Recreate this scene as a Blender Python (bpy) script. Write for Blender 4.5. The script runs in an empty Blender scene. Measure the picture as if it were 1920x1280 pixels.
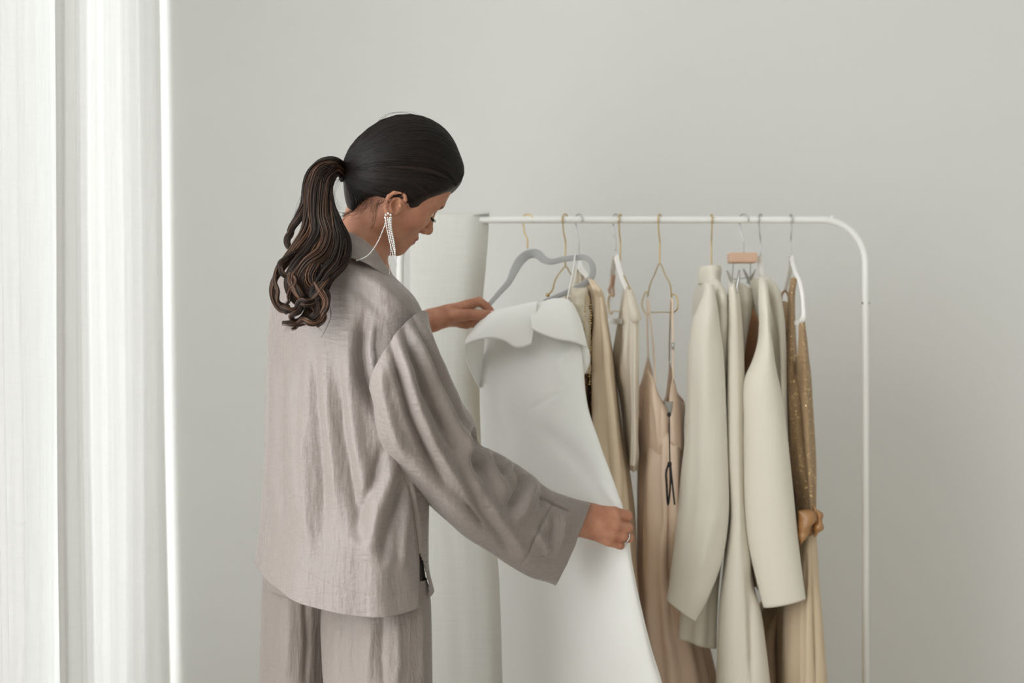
import bpy, math, random
import numpy as np
from mathutils import Vector
random.seed(7); RNG = np.random.default_rng(11)
SC = bpy.context.scene
COL = SC.collection
FPX, CAMZ = 2666.667, 1.25
PI = math.pi

# ------------------------------------------------------------------ helpers
def P(px, py, d):
    return np.array([(px-960.0)/FPX*d, d, CAMZ-(py-640.0)/FPX*d])

def PV(pts):
    return np.array([P(*p) for p in pts])

def proj(V):
    d = np.maximum(V[..., 1], .05)
    return V[..., 0]/d*FPX+960, 640-(V[..., 2]-CAMZ)/d*FPX

def cr(pts, n):
    """Catmull-Rom through pts (k,m) -> n samples, chord parametrised"""
    pts = np.asarray(pts, float)
    if len(pts) == 2:
        t = np.linspace(0, 1, n).reshape(-1, *([1]*(pts.ndim-1)))
        return pts[0]*(1-t)+pts[1]*t
    k = len(pts)
    t = np.linspace(0, k-1, n)
    i = np.minimum(t.astype(int), k-2)
    f = (t-i).reshape(-1, *([1]*(pts.ndim-1)))
    ctr = pts.reshape(k, -1, pts.shape[-1])[:, :2].mean(1) if pts.ndim == 3 else pts
    h = np.maximum(np.linalg.norm(np.diff(ctr, axis=0), axis=1), 1e-6)
    sh = (-1,)+(1,)*(pts.ndim-1)
    dl = np.diff(pts, axis=0)/h.reshape(sh)
    m = np.empty_like(pts)
    w0, w1 = h[:-1].reshape(sh), h[1:].reshape(sh)
    m[1:-1] = (dl[:-1]*w1+dl[1:]*w0)/(w0+w1)
    m[0] = 1.5*dl[0]-.5*m[1]; m[-1] = 1.5*dl[-1]-.5*m[-2]
    H_ = h[i].reshape(sh)
    f2, f3 = f*f, f**3
    return pts[i]*(2*f3-3*f2+1)+m[i]*H_*(f3-2*f2+f)+pts[i+1]*(3*f2-2*f3)+m[i+1]*H_*(f3-f2)

def resample(pts, n):
    pts = np.asarray(pts, float)
    s = np.concatenate([[0], np.cumsum(np.linalg.norm(np.diff(pts, axis=0), axis=1))])
    t = np.linspace(0, s[-1], n)
    return np.stack([np.interp(t, s, pts[:, j]) for j in range(pts.shape[1])], 1)

ROOTLOC = {}
def obj(name, V, faces, mat, parent=None, smooth=True, solid=None, loc=None, mats=None, fmat=None):
    V = np.asarray(V, float)
    if parent is None:
        o0 = np.array(loc if loc is not None else [(V[:, 0].min()+V[:, 0].max())/2, (V[:, 1].min()+V[:, 1].max())/2, V[:, 2].min()])
    else:
        o0 = ROOTLOC[parent.name]
    me = bpy.data.meshes.new(name)
    V = V-o0
    if isinstance(faces, np.ndarray):
        nf, k = faces.shape
        me.vertices.add(len(V)); me.vertices.foreach_set('co', V.astype(np.float32).ravel())
        me.loops.add(nf*k); me.loops.foreach_set('vertex_index', faces.astype(np.int32).ravel())
        me.polygons.add(nf)
        me.polygons.foreach_set('loop_start', np.arange(0, nf*k, k, dtype=np.int32))
        me.polygons.foreach_set('loop_total', np.full(nf, k, dtype=np.int32))
        me.update(calc_edges=True); me.validate()
    else:
        me.from_pydata(V.tolist(), [], faces)
        me.update()
    for m in (mats or [mat]):
        me.materials.append(m)
    if fmat is not None and len(fmat) == len(me.polygons):
        me.polygons.foreach_set('material_index', np.asarray(fmat, dtype=np.int32))
    if smooth:
        me.polygons.foreach_set('use_smooth', np.ones(len(me.polygons), dtype=bool))
    o = bpy.data.objects.new(name, me)
    COL.objects.link(o)
    if parent is None:
        o.location = o0
    else:
        o.parent = parent
    ROOTLOC[o.name] = o0
    if solid:
        md = o.modifiers.new('cloth_thickness', 'SOLIDIFY'); md.thickness = solid; md.offset = 0
    return o

def empty(name, loc):
    o = bpy.data.objects.new(name, None); COL.objects.link(o)
    o.location = loc; o.empty_display_size = .05
    ROOTLOC[o.name] = np.array(loc, float)
    return o

def tag(o, label=None, cat=None, group=None, kind=None):
    if label: o['label'] = label
    if cat: o['category'] = cat
    if group: o['group'] = group
    if kind: o['kind'] = kind
    return o

def grid_faces(nv, nu, closed):
    i = np.arange(nv-1)[:, None]; j = np.arange(nu if closed else nu-1)[None, :]
    a = i*nu+j; b = i*nu+(j+1) % nu
    return np.stack([a, b, b+nu, a+nu], -1).reshape(-1, 4)

def normals_grid(G, closed):
    if closed:
        du = np.roll(G, -1, 1)-np.roll(G, 1, 1)
    else:
        du = np.gradient(G, axis=1)
    dv = np.gradient(G, axis=0)
    n = np.cross(dv, du)
    return n/np.maximum(np.linalg.norm(n, axis=-1, keepdims=True), 1e-9)

def ridge(px, py, ridges):
    out = np.zeros_like(px)
    for pts, amp, w in ridges:
        pts = np.asarray(pts, float)
        L = np.concatenate([[0], np.cumsum(np.linalg.norm(np.diff(pts, axis=0), axis=1))]); L /= L[-1]
        best = np.full(px.shape, 1e9); bt = np.zeros(px.shape)
        for k in range(len(pts)-1):
            a, b = pts[k], pts[k+1]; ab = b-a
            t = np.clip(((px-a[0])*ab[0]+(py-a[1])*ab[1])/(ab@ab), 0, 1)
            d2 = (px-a[0]-t*ab[0])**2+(py-a[1]-t*ab[1])**2
            m = d2 < best
            best = np.where(m, d2, best); bt = np.where(m, L[k]+t*(L[k+1]-L[k]), bt)
        out += amp*np.exp(-best/w**2)*np.clip(np.minimum(bt, 1-bt)*4+.15, 0, 1)
    return out

def waves(V, seed, freq, n=7, stretch=(1, 1, 1)):
    r = np.random.default_rng(seed); out = np.zeros(V.shape[:-1])
    for _ in range(n):
        k = r.normal(size=3)*freq*np.array(stretch)
        out += np.sin(V@k+r.uniform(0, 6.28))
    return out/n**.5

def S(ax, ay, bx, by, d, t, dd=0., mx=0., my=0., mid=None):
    """cloth section: left/right silhouette points, depth, half thickness, depth difference (right nearer by 2*dd)"""
    A = P(ax, ay, d+dd); B = P(bx, by, d-dd)
    M = np.array([mx/FPX*d, -t, -my/FPX*d])
    return np.stack([A, B, M])

def loft(name, secs, mat, parent=None, nu=96, nv=120, fold=None, ridges=None, wav=None, solid=.0012, p=1.0, cap=False, uneven=None, sharp=None):
    K = cr(np.stack(secs), nv)
    A, B, M = K[:, 0], K[:, 1], K[:, 2]
    th = np.arange(nu)/nu*2*PI
    c, s = np.cos(th), np.sin(th)
    if p != 1.0:
        c = np.sign(c)*np.abs(c)**p; s = np.sign(s)*np.abs(s)**p
    G = ((A+B)/2)[:, None]+((B-A)/2)[:, None]*c[None, :, None]+M[:, None]*s[None, :, None]
    n = normals_grid(G, True)
    ctr = G.mean(1, keepdims=True)
    if ((G-ctr)*n).sum() < 0: n = -n
    v = np.linspace(0, 1, nv)[:, None]
    disp = np.zeros((nv, nu))
    if fold:
        for (k, a0, a1, ph) in fold:
            disp += (a0+(a1-a0)*v)*np.sin(k*th[None]+ph+.6*np.sin(3*v+ph))
    if wav:
        for (seed, fr, am, st) in wav:
            disp += am*waves(G, seed, fr, 7, st)
    if ridges:
        px, py = proj(G)
        disp += ridge(px, py, ridges)*np.clip(s[None]*4+.3, 0, 1)
    G = G+n*disp[..., None]
    V = G.reshape(-1, 3)
    F = grid_faces(nv, nu, True)
    if cap:
        V = np.concatenate([V, G[0].mean(0)[None]])
        j = np.arange(nu)
        tri = np.stack([(j+1) % nu, j, np.full(nu, nv*nu), np.full(nu, nv*nu)], 1)
        return obj(name, V, [tuple(f) for f in F.tolist()]+[tuple(t[:3]) for t in tri.tolist()], mat, parent, solid=solid)
    return obj(name, V, F, mat, parent, solid=solid)

def strip(name, rows, mat, parent=None, nu=60, nv=16, solid=.0012, wav=None, ridges=None, fold=None, rad=None):
    """open cloth patch through rows of world points"""
    R = [cr(np.asarray(r), nu) for r in rows]
    G = cr(np.stack(R), nv)
    n = normals_grid(G, False)
    if (n[..., 1].sum()) > 0: n = -n
    disp = np.zeros(G.shape[:2])
    if wav:
        for (seed, fr, am, st) in wav: disp += am*waves(G, seed, fr, 7, st)
    if ridges:
        px, py = proj(G); disp += ridge(px, py, ridges)
    G = G+n*disp[..., None]
    return obj(name, G.reshape(-1, 3), grid_faces(nv, nu, False), mat, parent, solid=solid)

def tube_geo(paths, radii, ns=8, cap=True):
    Vs, Fs, off = [], [], 0
    for path, rad in zip(paths, radii):
        path = np.asarray(path, float); n = len(path)
        rad = np.full(n, rad) if np.isscalar(rad) else np.asarray(rad)
        T = np.gradient(path, axis=0); T /= np.maximum(np.linalg.norm(T, axis=1, keepdims=True), 1e-9)
        ref = np.array([0, 0, 1.]) if abs(T[0, 2]) < .9 else np.array([1., 0, 0])
        N = np.zeros_like(path)
        q = np.cross(T[0], ref); N[0] = q/np.linalg.norm(q)
        for i in range(1, n):
            q = N[i-1]-T[i]*(N[i-1]@T[i]); N[i] = q/max(np.linalg.norm(q), 1e-9)
        Bn = np.cross(T, N)
        th = np.arange(ns)/ns*2*PI
        G = path[:, None]+rad[:, None, None]*(N[:, None]*np.cos(th)[None, :, None]+Bn[:, None]*np.sin(th)[None, :, None])
        Vs.append(G.reshape(-1, 3))
        Fs += (grid_faces(n, ns, True)+off).tolist()
        if cap:
            Fs.append([off+j for j in range(ns)][::-1]); Fs.append([off+(n-1)*ns+j for j in range(ns)])
        off += n*ns
    return np.concatenate(Vs), Fs

def tube(name, path, r, mat, parent=None, ns=10, n=None, flat=None):
    path = np.asarray(path, float)
    if n: path = resample(cr(path, n*3), n)
    V, F = tube_geo([path], [r], ns)
    return obj(name, V, F, mat, parent)

def box(name, lo, hi, mat, parent=None, bev=0):
    x0, y0, z0 = lo; x1, y1, z1 = hi
    V = [(x0, y0, z0), (x1, y0, z0), (x1, y1, z0), (x0, y1, z0), (x0, y0, z1), (x1, y0, z1), (x1, y1, z1), (x0, y1, z1)]
    F = [(0, 3, 2, 1), (4, 5, 6, 7), (0, 1, 5, 4), (1, 2, 6, 5), (2, 3, 7, 6), (3, 0, 4, 7)]
    o = obj(name, V, F, mat, parent, smooth=False)
    if bev:
        m = o.modifiers.new('bevel', 'BEVEL'); m.width = bev; m.segments = 3
    return o

def ball_geo(c, r, nu=10, nv=7):
    c = np.asarray(c); r = np.broadcast_to(np.asarray(r, float), (3,))
    ph = np.linspace(.02, PI-.02, nv)[:, None]; th = (np.arange(nu)/nu*2*PI)[None]
    G = np.stack([np.sin(ph)*np.cos(th), np.sin(ph)*np.sin(th), np.cos(ph)+0*th], -1)*r+c
    F = grid_faces(nv, nu, True).tolist()
    F.append(list(range(nu))[::-1]); F.append([(nv-1)*nu+j for j in range(nu)])
    return G.reshape(-1, 3), F

def join_geo(parts):
    Vs, Fs, off = [], [], 0
    for V, F in parts:
        Vs.append(np.asarray(V)); Fs += [[i+off for i in f] for f in F]; off += len(V)
    return np.concatenate(Vs), Fs

# ------------------------------------------------------------------ materials
def lin(r, g, b):
    f = lambda c: (c/255/12.92) if c/255 <= .04045 else ((c/255+.055)/1.055)**2.4
    return (f(r), f(g), f(b), 1)

def newmat(name):
    m = bpy.data.materials.new(name); m.use_nodes = True
    nt = m.node_tree; nt.nodes.clear()
    out = nt.nodes.new('ShaderNodeOutputMaterial')
    return m, nt, out

def nd(nt, t, **kw):
    n = nt.nodes.new(t)
    for k, v in kw.items():
        if k in n.inputs: n.inputs[k].default_value = v
        else: setattr(n, k, v)
    return n

def bsdf(nt, out, col, rough=.6, **kw):
    b = nt.nodes.new('ShaderNodeBsdfPrincipled')
    b.inputs['Base Color'].default_value = col
    b.inputs['Roughness'].default_value = rough
    for k, v in kw.items(): b.inputs[k].default_value = v
    nt.links.new(b.outputs[0], out.inputs['Surface'])
    return b

def plain(name, rgb, rough=.5, metal=0, spec=.5, **kw):
    m, nt, out = newmat(name)
    b = bsdf(nt, out, lin(*rgb), rough, Metallic=metal, **{'Specular IOR Level': spec}, **kw)
    # faint tone variation of the stuff itself
    tc = nd(nt, 'ShaderNodeTexCoord'); no = nd(nt, 'ShaderNodeTexNoise', Scale=60.)
    nt.links.new(tc.outputs['Object'], no.inputs['Vector'])
    bp = nd(nt, 'ShaderNodeBump', Strength=.03, Distance=.001)
    nt.links.new(no.outputs['Fac'], bp.inputs['Height']); nt.links.new(bp.outputs[0], b.inputs['Normal'])
    return m

def fabric(name, rgb, rough=.75, sheen=.2, weave=900., crink=0., cscale=(60, 60, 14), trans=0., var=.04, spec=.25, aniso=None, crink2=0., c2scale=(14, 14, 60)):
    m, nt, out = newmat(name)
    L = nt.links
    b = bsdf(nt, out, lin(*rgb), rough, **{'Specular IOR Level': spec, 'Sheen Weight': sheen, 'Sheen Roughness': .4})
    tc = nd(nt, 'ShaderNodeTexCoord')
    # tone variation along the yarns
    mp = nd(nt, 'ShaderNodeMapping'); mp.inputs['Scale'].default_value = (260, 260, 18)
    no = nd(nt, 'ShaderNodeTexNoise', Scale=1., Detail=3.)
    L.new(tc.outputs['Object'], mp.inputs['Vector']); L.new(mp.outputs[0], no.inputs['Vector'])
    hs = nd(nt, 'ShaderNodeHueSaturation'); hs.inputs['Color'].default_value = lin(*rgb)
    mr = nd(nt, 'ShaderNodeMapRange'); mr.inputs['To Min'].default_value = 1-var; mr.inputs['To Max'].default_value = 1+var
    L.new(no.outputs['Fac'], mr.inputs['Value']); L.new(mr.outputs[0], hs.inputs['Value'])
    L.new(hs.outputs[0], b.inputs['Base Color'])
    # crinkles
    mp2 = nd(nt, 'ShaderNodeMapping'); mp2.inputs['Scale'].default_value = cscale
    n2 = nd(nt, 'ShaderNodeTexNoise', Scale=1., Detail=4., Roughness=.55)
    L.new(tc.outputs['Object'], mp2.inputs['Vector']); L.new(mp2.outputs[0], n2.inputs['Vector'])
    bp = nd(nt, 'ShaderNodeBump', Strength=1., Distance=crink)
    L.new(n2.outputs['Fac'], bp.inputs['Height'])
    last = bp
    if crink2:
        mp3 = nd(nt, 'ShaderNodeMapping'); mp3.inputs['Scale'].default_value = c2scale
        n3 = nd(nt, 'ShaderNodeTexNoise', Scale=1., Detail=3., Roughness=.5)
        L.new(tc.outputs['Object'], mp3.inputs['Vector']); L.new(mp3.outputs[0], n3.inputs['Vector'])
        bp3 = nd(nt, 'ShaderNodeBump', Strength=1., Distance=crink2)
        L.new(n3.outputs['Fac'], bp3.inputs['Height']); L.new(bp.outputs[0], bp3.inputs['Normal']); last = bp3
    mp4 = nd(nt, 'ShaderNodeMapping'); mp4.inputs['Scale'].default_value = (weave, weave, weave*.8)
    n4 = nd(nt, 'ShaderNodeTexNoise', Scale=1., Detail=1.)
    L.new(tc.outputs['Object'], mp4.inputs['Vector']); L.new(mp4.outputs[0], n4.inputs['Vector'])
    bp4 = nd(nt, 'ShaderNodeBump', Strength=.25, Distance=.0006)
    L.new(n4.outputs['Fac'], bp4.inputs['Height']); L.new(last.outputs[0], bp4.inputs['Normal'])
    L.new(bp4.outputs[0], b.inputs['Normal'])
    if trans:
        tr = nd(nt, 'ShaderNodeBsdfTranslucent'); L.new(hs.outputs[0], tr.inputs['Color'])
        mx = nd(nt, 'ShaderNodeMixShader'); mx.inputs[0].default_value = trans
        L.new(b.outputs[0], mx.inputs[1]); L.new(tr.outputs[0], mx.inputs[2]); L.new(mx.outputs[0], out.inputs['Surface'])
    return m

def sheer(name, rgb, opacity=.85, trans=.5):
    m, nt, out = newmat(name); L = nt.links
    d = nd(nt, 'ShaderNodeBsdfDiffuse'); d.inputs['Color'].default_value = lin(*rgb)
    t = nd(nt, 'ShaderNodeBsdfTranslucent'); t.inputs['Color'].default_value = lin(*rgb)
    mx = nd(nt, 'ShaderNodeMixShader'); mx.inputs[0].default_value = trans
    L.new(d.outputs[0], mx.inputs[1]); L.new(t.outputs[0], mx.inputs[2])
    tp = nd(nt, 'ShaderNodeBsdfTransparent')
    m2 = nd(nt, 'ShaderNodeMixShader')
    # slubbed gauze weave: thin and thick threads
    tc = nd(nt, 'ShaderNodeTexCoord')
    mp = nd(nt, 'ShaderNodeMapping'); mp.inputs['Scale'].default_value = (300, 300, 9)
    n1 = nd(nt, 'ShaderNodeTexNoise', Scale=1., Detail=2.)
    mpb = nd(nt, 'ShaderNodeMapping'); mpb.inputs['Scale'].default_value = (14, 14, 420)
    n2 = nd(nt, 'ShaderNodeTexNoise', Scale=1., Detail=2.)
    L.new(tc.outputs['Object'], mp.inputs[0]); L.new(mp.outputs[0], n1.inputs['Vector'])
    L.new(tc.outputs['Object'], mpb.inputs[0]); L.new(mpb.outputs[0], n2.inputs['Vector'])
    ad = nd(nt, 'ShaderNodeMath', operation='ADD'); L.new(n1.outputs['Fac'], ad.inputs[0]); L.new(n2.outputs['Fac'], ad.inputs[1])
    mr = nd(nt, 'ShaderNodeMapRange'); mr.inputs['From Min'].default_value = .7; mr.inputs['From Max'].default_value = 1.3
    mr.inputs['To Min'].default_value = opacity-.03; mr.inputs['To Max'].default_value = min(1, opacity+.03)
    L.new(ad.outputs[0], mr.inputs['Value']); L.new(mr.outputs[0], m2.inputs[0])
    L.new(tp.outputs[0], m2.inputs[1]); L.new(mx.outputs[0], m2.inputs[2]); L.new(m2.outputs[0], out.inputs['Surface'])
    return m

def wallmat(name, rgb):
    m, nt, out = newmat(name); L = nt.links
    b = bsdf(nt, out, lin(*rgb), .85, **{'Specular IOR Level': .2})
    tc = nd(nt, 'ShaderNodeTexCoord')
    n1 = nd(nt, 'ShaderNodeTexNoise', Scale=1.3, Detail=4.)
    n2 = nd(nt, 'ShaderNodeTexNoise', Scale=160., Detail=3.)
    L.new(tc.outputs['Object'], n1.inputs['Vector']); L.new(tc.outputs['Object'], n2.inputs['Vector'])
    hs = nd(nt, 'ShaderNodeHueSaturation'); hs.inputs['Color'].default_value = lin(*rgb)
    mr = nd(nt, 'ShaderNodeMapRange'); mr.inputs['To Min'].default_value = .985; mr.inputs['To Max'].default_value = 1.015
    L.new(n1.outputs['Fac'], mr.inputs['Value']); L.new(mr.outputs[0], hs.inputs['Value']); L.new(hs.outputs[0], b.inputs['Base Color'])
    bp = nd(nt, 'ShaderNodeBump', Strength=.15, Distance=.0015); L.new(n2.outputs['Fac'], bp.inputs['Height']); L.new(bp.outputs[0], b.inputs['Normal'])
    return m

def woodfloor():
    m, nt, out = newmat('oak_floor'); L = nt.links
    b = bsdf(nt, out, lin(210, 202, 192), .5)
    tc = nd(nt, 'ShaderNodeTexCoord'); br = nd(nt, 'ShaderNodeTexBrick', Scale=1.)
    br.inputs['Color1'].default_value = lin(214, 206, 195); br.inputs['Color2'].default_value = lin(208, 200, 189); br.inputs['Mortar'].default_value = lin(130, 120, 110)
    br.inputs['Brick Width'].default_value = 1.4; br.inputs['Row Height'].default_value = .14; br.inputs['Mortar Size'].default_value = .003
    L.new(tc.outputs['Object'], br.inputs['Vector']); L.new(br.outputs['Color'], b.inputs['Base Color'])
    return m

def skinmat():
    m, nt, out = newmat('skin'); L = nt.links
    b = bsdf(nt, out, lin(178, 130, 105), .5, **{'Specular IOR Level': .35, 'Subsurface Weight': .12, 'Subsurface Scale': .006})
    b.inputs['Subsurface Radius'].default_value = (1, .4, .2)
    tc = nd(nt, 'ShaderNodeTexCoord')
    n1 = nd(nt, 'ShaderNodeTexNoise', Scale=45., Detail=4.)
    cr_ = nd(nt, 'ShaderNodeValToRGB')
    cr_.color_ramp.elements[0].position = .3; cr_.color_ramp.elements[0].color = lin(160, 106, 82)
    cr_.color_ramp.elements[1].position = .7; cr_.color_ramp.elements[1].color = lin(180, 130, 103)
    L.new(tc.outputs['Object'], n1.inputs['Vector']); L.new(n1.outputs['Fac'], cr_.inputs[0]); L.new(cr_.outputs[0], b.inputs['Base Color'])
    n2 = nd(nt, 'ShaderNodeTexNoise', Scale=700., Detail=2.)
    L.new(tc.outputs['Object'], n2.inputs['Vector'])
    bp = nd(nt, 'ShaderNodeBump', Strength=.15, Distance=.0005); L.new(n2.outputs['Fac'], bp.inputs['Height']); L.new(bp.outputs[0], b.inputs['Normal'])
    return m

def hairmat(name, c0, c1, c2, rough=.33):
    m, nt, out = newmat(name); L = nt.links
    b = bsdf(nt, out, lin(*c0), rough, **{'Specular IOR Level': .22})
    g = nd(nt, 'ShaderNodeNewGeometry'); r = nd(nt, 'ShaderNodeValToRGB')
    r.color_ramp.elements[0].color = lin(*c0); r.color_ramp.elements[1].color = lin(*c2)
    e = r.color_ramp.elements.new(.6); e.color = lin(*c1)
    L.new(g.outputs['Random Per Island'], r.inputs[0]); L.new(r.outputs[0], b.inputs['Base Color'])
    return m

def glitter(name, rgb, rgb2, amount=.25, scale=420.):
    m, nt, out = newmat(name); L = nt.links
    b = bsdf(nt, out, lin(*rgb), .6, **{'Sheen Weight': .2})
    tc = nd(nt, 'ShaderNodeTexCoord'); vo = nd(nt, 'ShaderNodeTexVoronoi', Scale=scale)
    L.new(tc.outputs['Object'], vo.inputs['Vector'])
    sp = nd(nt, 'ShaderNodeSeparateColor'); L.new(vo.outputs['Color'], sp.inputs[0])
    mr = nd(nt, 'ShaderNodeMapRange'); mr.inputs['From Min'].default_value = 1-amount; mr.inputs['From Max'].default_value = 1-amount+.05
    L.new(sp.outputs[0], mr.inputs['Value'])
    mx = nd(nt, 'ShaderNodeMix', data_type='RGBA'); mx.inputs[6].default_value = lin(*rgb); mx.inputs[7].default_value = lin(*rgb2)
    L.new(mr.outputs[0], mx.inputs[0]); L.new(mx.outputs[2], b.inputs['Base Color'])
    mt = nd(nt, 'ShaderNodeMath', operation='MULTIPLY'); mt.inputs[1].default_value = .8; L.new(mr.outputs[0], mt.inputs[0]); L.new(mt.outputs[0], b.inputs['Metallic'])
    rr = nd(nt, 'ShaderNodeMapRange'); rr.inputs['To Min'].default_value = .65; rr.inputs['To Max'].default_value = .25; L.new(mr.outputs[0], rr.inputs['Value']); L.new(rr.outputs[0], b.inputs['Roughness'])
    bp = nd(nt, 'ShaderNodeBump', Strength=.5, Distance=.001); L.new(sp.outputs[1], bp.inputs['Height']); L.new(bp.outputs[0], b.inputs['Normal'])
    return m

M = {}
M['wall'] = wallmat('wall_paint', (226, 226, 223))
M['ceil'] = wallmat('ceiling_paint', (236, 236, 233))
M['floor'] = woodfloor()
M['frame'] = plain('white_frame', (232, 232, 228), .5)
M['rack'] = plain('white_powder_coat', (236, 236, 232), .35)
M['curtain'] = sheer('white_gauze', (236, 236, 234), .985, .145)
M['curtain_dimmed'] = sheer('white_gauze_dimmed', (234, 234, 232), .99, .085)  # same gauze, transmission cut so the left length glows less brightly
M['sheet'] = sheer('white_muslin', (240, 240, 235), .97, .35)
M['shirt'] = fabric('taupe_satin_linen', (133, 123, 117), .46, .25, 700, .0022, (40, 40, 160), .0, .05, .45, crink2=.0016, c2scale=(150, 150, 30))
M['trouser'] = fabric('taupe_satin_linen_trousers', (127, 117, 110), .55, .2, 700, .002, (160, 160, 18), .0, .05, .35, crink2=.0015, c2scale=(30, 30, 120))
M['white'] = fabric('white_crepe', (247, 247, 243), .75, .15, 1100, .0008, (25, 25, 12), .12, .015, .2)
M['ivory'] = fabric('ivory_wool', (229, 223, 210), .85, .3, 900, .0008, (30, 30, 12), .06, .03, .15)
M['cream'] = fabric('cream_wool', (229, 223, 208), .85, .3, 1100, .0006, (30, 30, 12), .06, .02, .15)
M['ivory2'] = fabric('ivory_skirt_crepe', (228, 221, 206), .7, .2, 900, .0008, (30, 30, 10), .06, .03, .2)
M['creamsatin'] = fabric('cream_satin', (236, 217, 189), .42, .1, 1200, .0012, (40, 40, 6), .1, .03, .45)
M['ivorysatin'] = fabric('ivory_satin', (238, 229, 212), .36, .1, 1200, .0014, (60, 60, 14), .1, .03, .5)
M['blush'] = fabric('blush_satin', (243, 219, 197), .4, .1, 1200, .0012, (50, 50, 8), .1, .03, .45)
M['lining'] = fabric('tan_lining', (150, 108, 76), .6, .1)
M['champ'] = fabric('champagne_chiffon', (214, 194, 164), .7, .2, 900, .001, (60, 60, 6), .15, .05)
M['beige'] = fabric('beige_crepe', (214, 190, 160), .7, .2, 900, .001, (40, 40, 8), .1, .04)
M['glit'] = glitter('gold_glitter_tulle', (158, 130, 96), (226, 196, 140), .10)
M['sequin'] = glitter('gold_sequins', (140, 100, 58), (230, 190, 120), .45, 260.)
M['lace'] = fabric('ivory_lace', (230, 220, 200), .8, .2, 260, .004, (140, 140, 140), .2)
M['bronze'] = fabric('bronze_lame', (158, 112, 62), .38, .1, 500, .003, (50, 50, 120), 0, .1, .8)
M['gold'] = plain('gold_wire', (204, 178, 126), .3, 1)
M['silver'] = plain('chrome_wire', (190, 190, 188), .22, 1)
M['velvet'] = fabric('grey_velvet', (172, 172, 172), .85, .5, 1500)
M['plastic'] = plain('white_plastic', (240, 238, 234), .3)
M['tanplastic'] = plain('tan_velvet', (176, 150, 122), .8)
M['wood'] = plain('pale_wood', (214, 178, 152), .5)
M['black'] = plain('black_cord', (20, 19, 19), .6)
M['tagm'] = plain('grey_tag', (150, 146, 138), .6)
M['skin'] = skinmat()
M['lip'] = plain('lip', (138, 74, 68), .4)
M['nail'] = plain('pink_nail', (226, 180, 176), .2)
M['hair'] = hairmat('dark_hair', (11, 8, 7), (16, 11, 9), (36, 25, 20), .45)
M['pony'] = hairmat('dark_brown_hair', (20, 14, 11), (40, 28, 21), (98, 68, 49), .36)
M['lash'] = plain('lash', (16, 12, 11), .6)
M['eye'] = plain('eye_white', (225, 218, 210), .15)
M['crystal'] = plain('crystal', (235, 235, 232), .12, .75)
M['tie'] = plain('hair_elastic', (16, 14, 14), .8)
M['seam'] = fabric('taupe_seam', (128, 113, 106), .8, .1)
# ------------------------------------------------------------------ room
XL, XR, YB, YR, ZC = -1.06, 3.0, 3.62, -2.2, 2.9
def structure(o, label=None): o['kind'] = 'structure'; return o
structure(box('floor', (XL-.2, YR-.1, -.1), (XR+.1, YB+.1, 0), M['floor']))
structure(box('ceiling', (XL-.2, YR-.1, ZC), (XR+.1, YB+.1, ZC+.1), M['ceil']))
structure(box('wall_back', (XL-.2, YB, 0), (XR+.1, YB+.1, ZC), M['wall']))
structure(box('wall_right', (XR, YR, 0), (XR+.1, YB, ZC), M['wall']))
structure(box('wall_rear', (XL-.2, YR-.1, 0), (XR+.1, YR, ZC), M['wall']))
WY0, WY1, WZ0, WZ1 = .15, 3.46, .12, 2.7
Vw, Fw = [], []
for lo, hi in (((XL-.2, YR, 0), (XL, WY0, ZC)), ((XL-.2, WY1, 0), (XL, YB, ZC)), ((XL-.2, WY0, 0), (XL, WY1, WZ0)), ((XL-.2, WY0, WZ1), (XL, WY1, ZC))):
    x0, y0, z0 = lo; x1, y1, z1 = hi; b = len(Vw)
    Vw += [(x0, y0, z0), (x1, y0, z0), (x1, y1, z0), (x0, y1, z0), (x0, y0, z1), (x1, y0, z1), (x1, y1, z1), (x0, y1, z1)]
    Fw += [tuple(b+i for i in f) for f in ((0, 3, 2, 1), (4, 5, 6, 7), (0, 1, 5, 4), (1, 2, 6, 5), (2, 3, 7, 6), (3, 0, 4, 7))]
structure(obj('wall_left', Vw, Fw, M['wall'], smooth=False))
# window frame in the opening (out of the photograph, it is what lets the daylight in)
fr = []
def fbox(lo, hi):
    x0, y0, z0 = lo; x1, y1, z1 = hi
    return (np.array([(x0, y0, z0), (x1, y0, z0), (x1, y1, z0), (x0, y1, z0), (x0, y0, z1), (x1, y0, z1), (x1, y1, z1), (x0, y1, z1)]),
            [(0, 3, 2, 1), (4, 5, 6, 7), (0, 1, 5, 4), (1, 2, 6, 5), (2, 3, 7, 6), (3, 0, 4, 7)])
for y in (WY0, (WY0*2+WY1)/3, (WY0+WY1*2)/3, WY1-.06):
    fr.append(fbox((XL-.13, y, WZ0), (XL-.07, y+.06, WZ1)))
for z in (WZ0, WZ1-.06):
    fr.append(fbox((XL-.13, WY0, z), (XL-.07, WY1, z+.06)))
V, F = join_geo(fr)
structure(obj('window_1', V, F, M['frame'], smooth=False))

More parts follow.
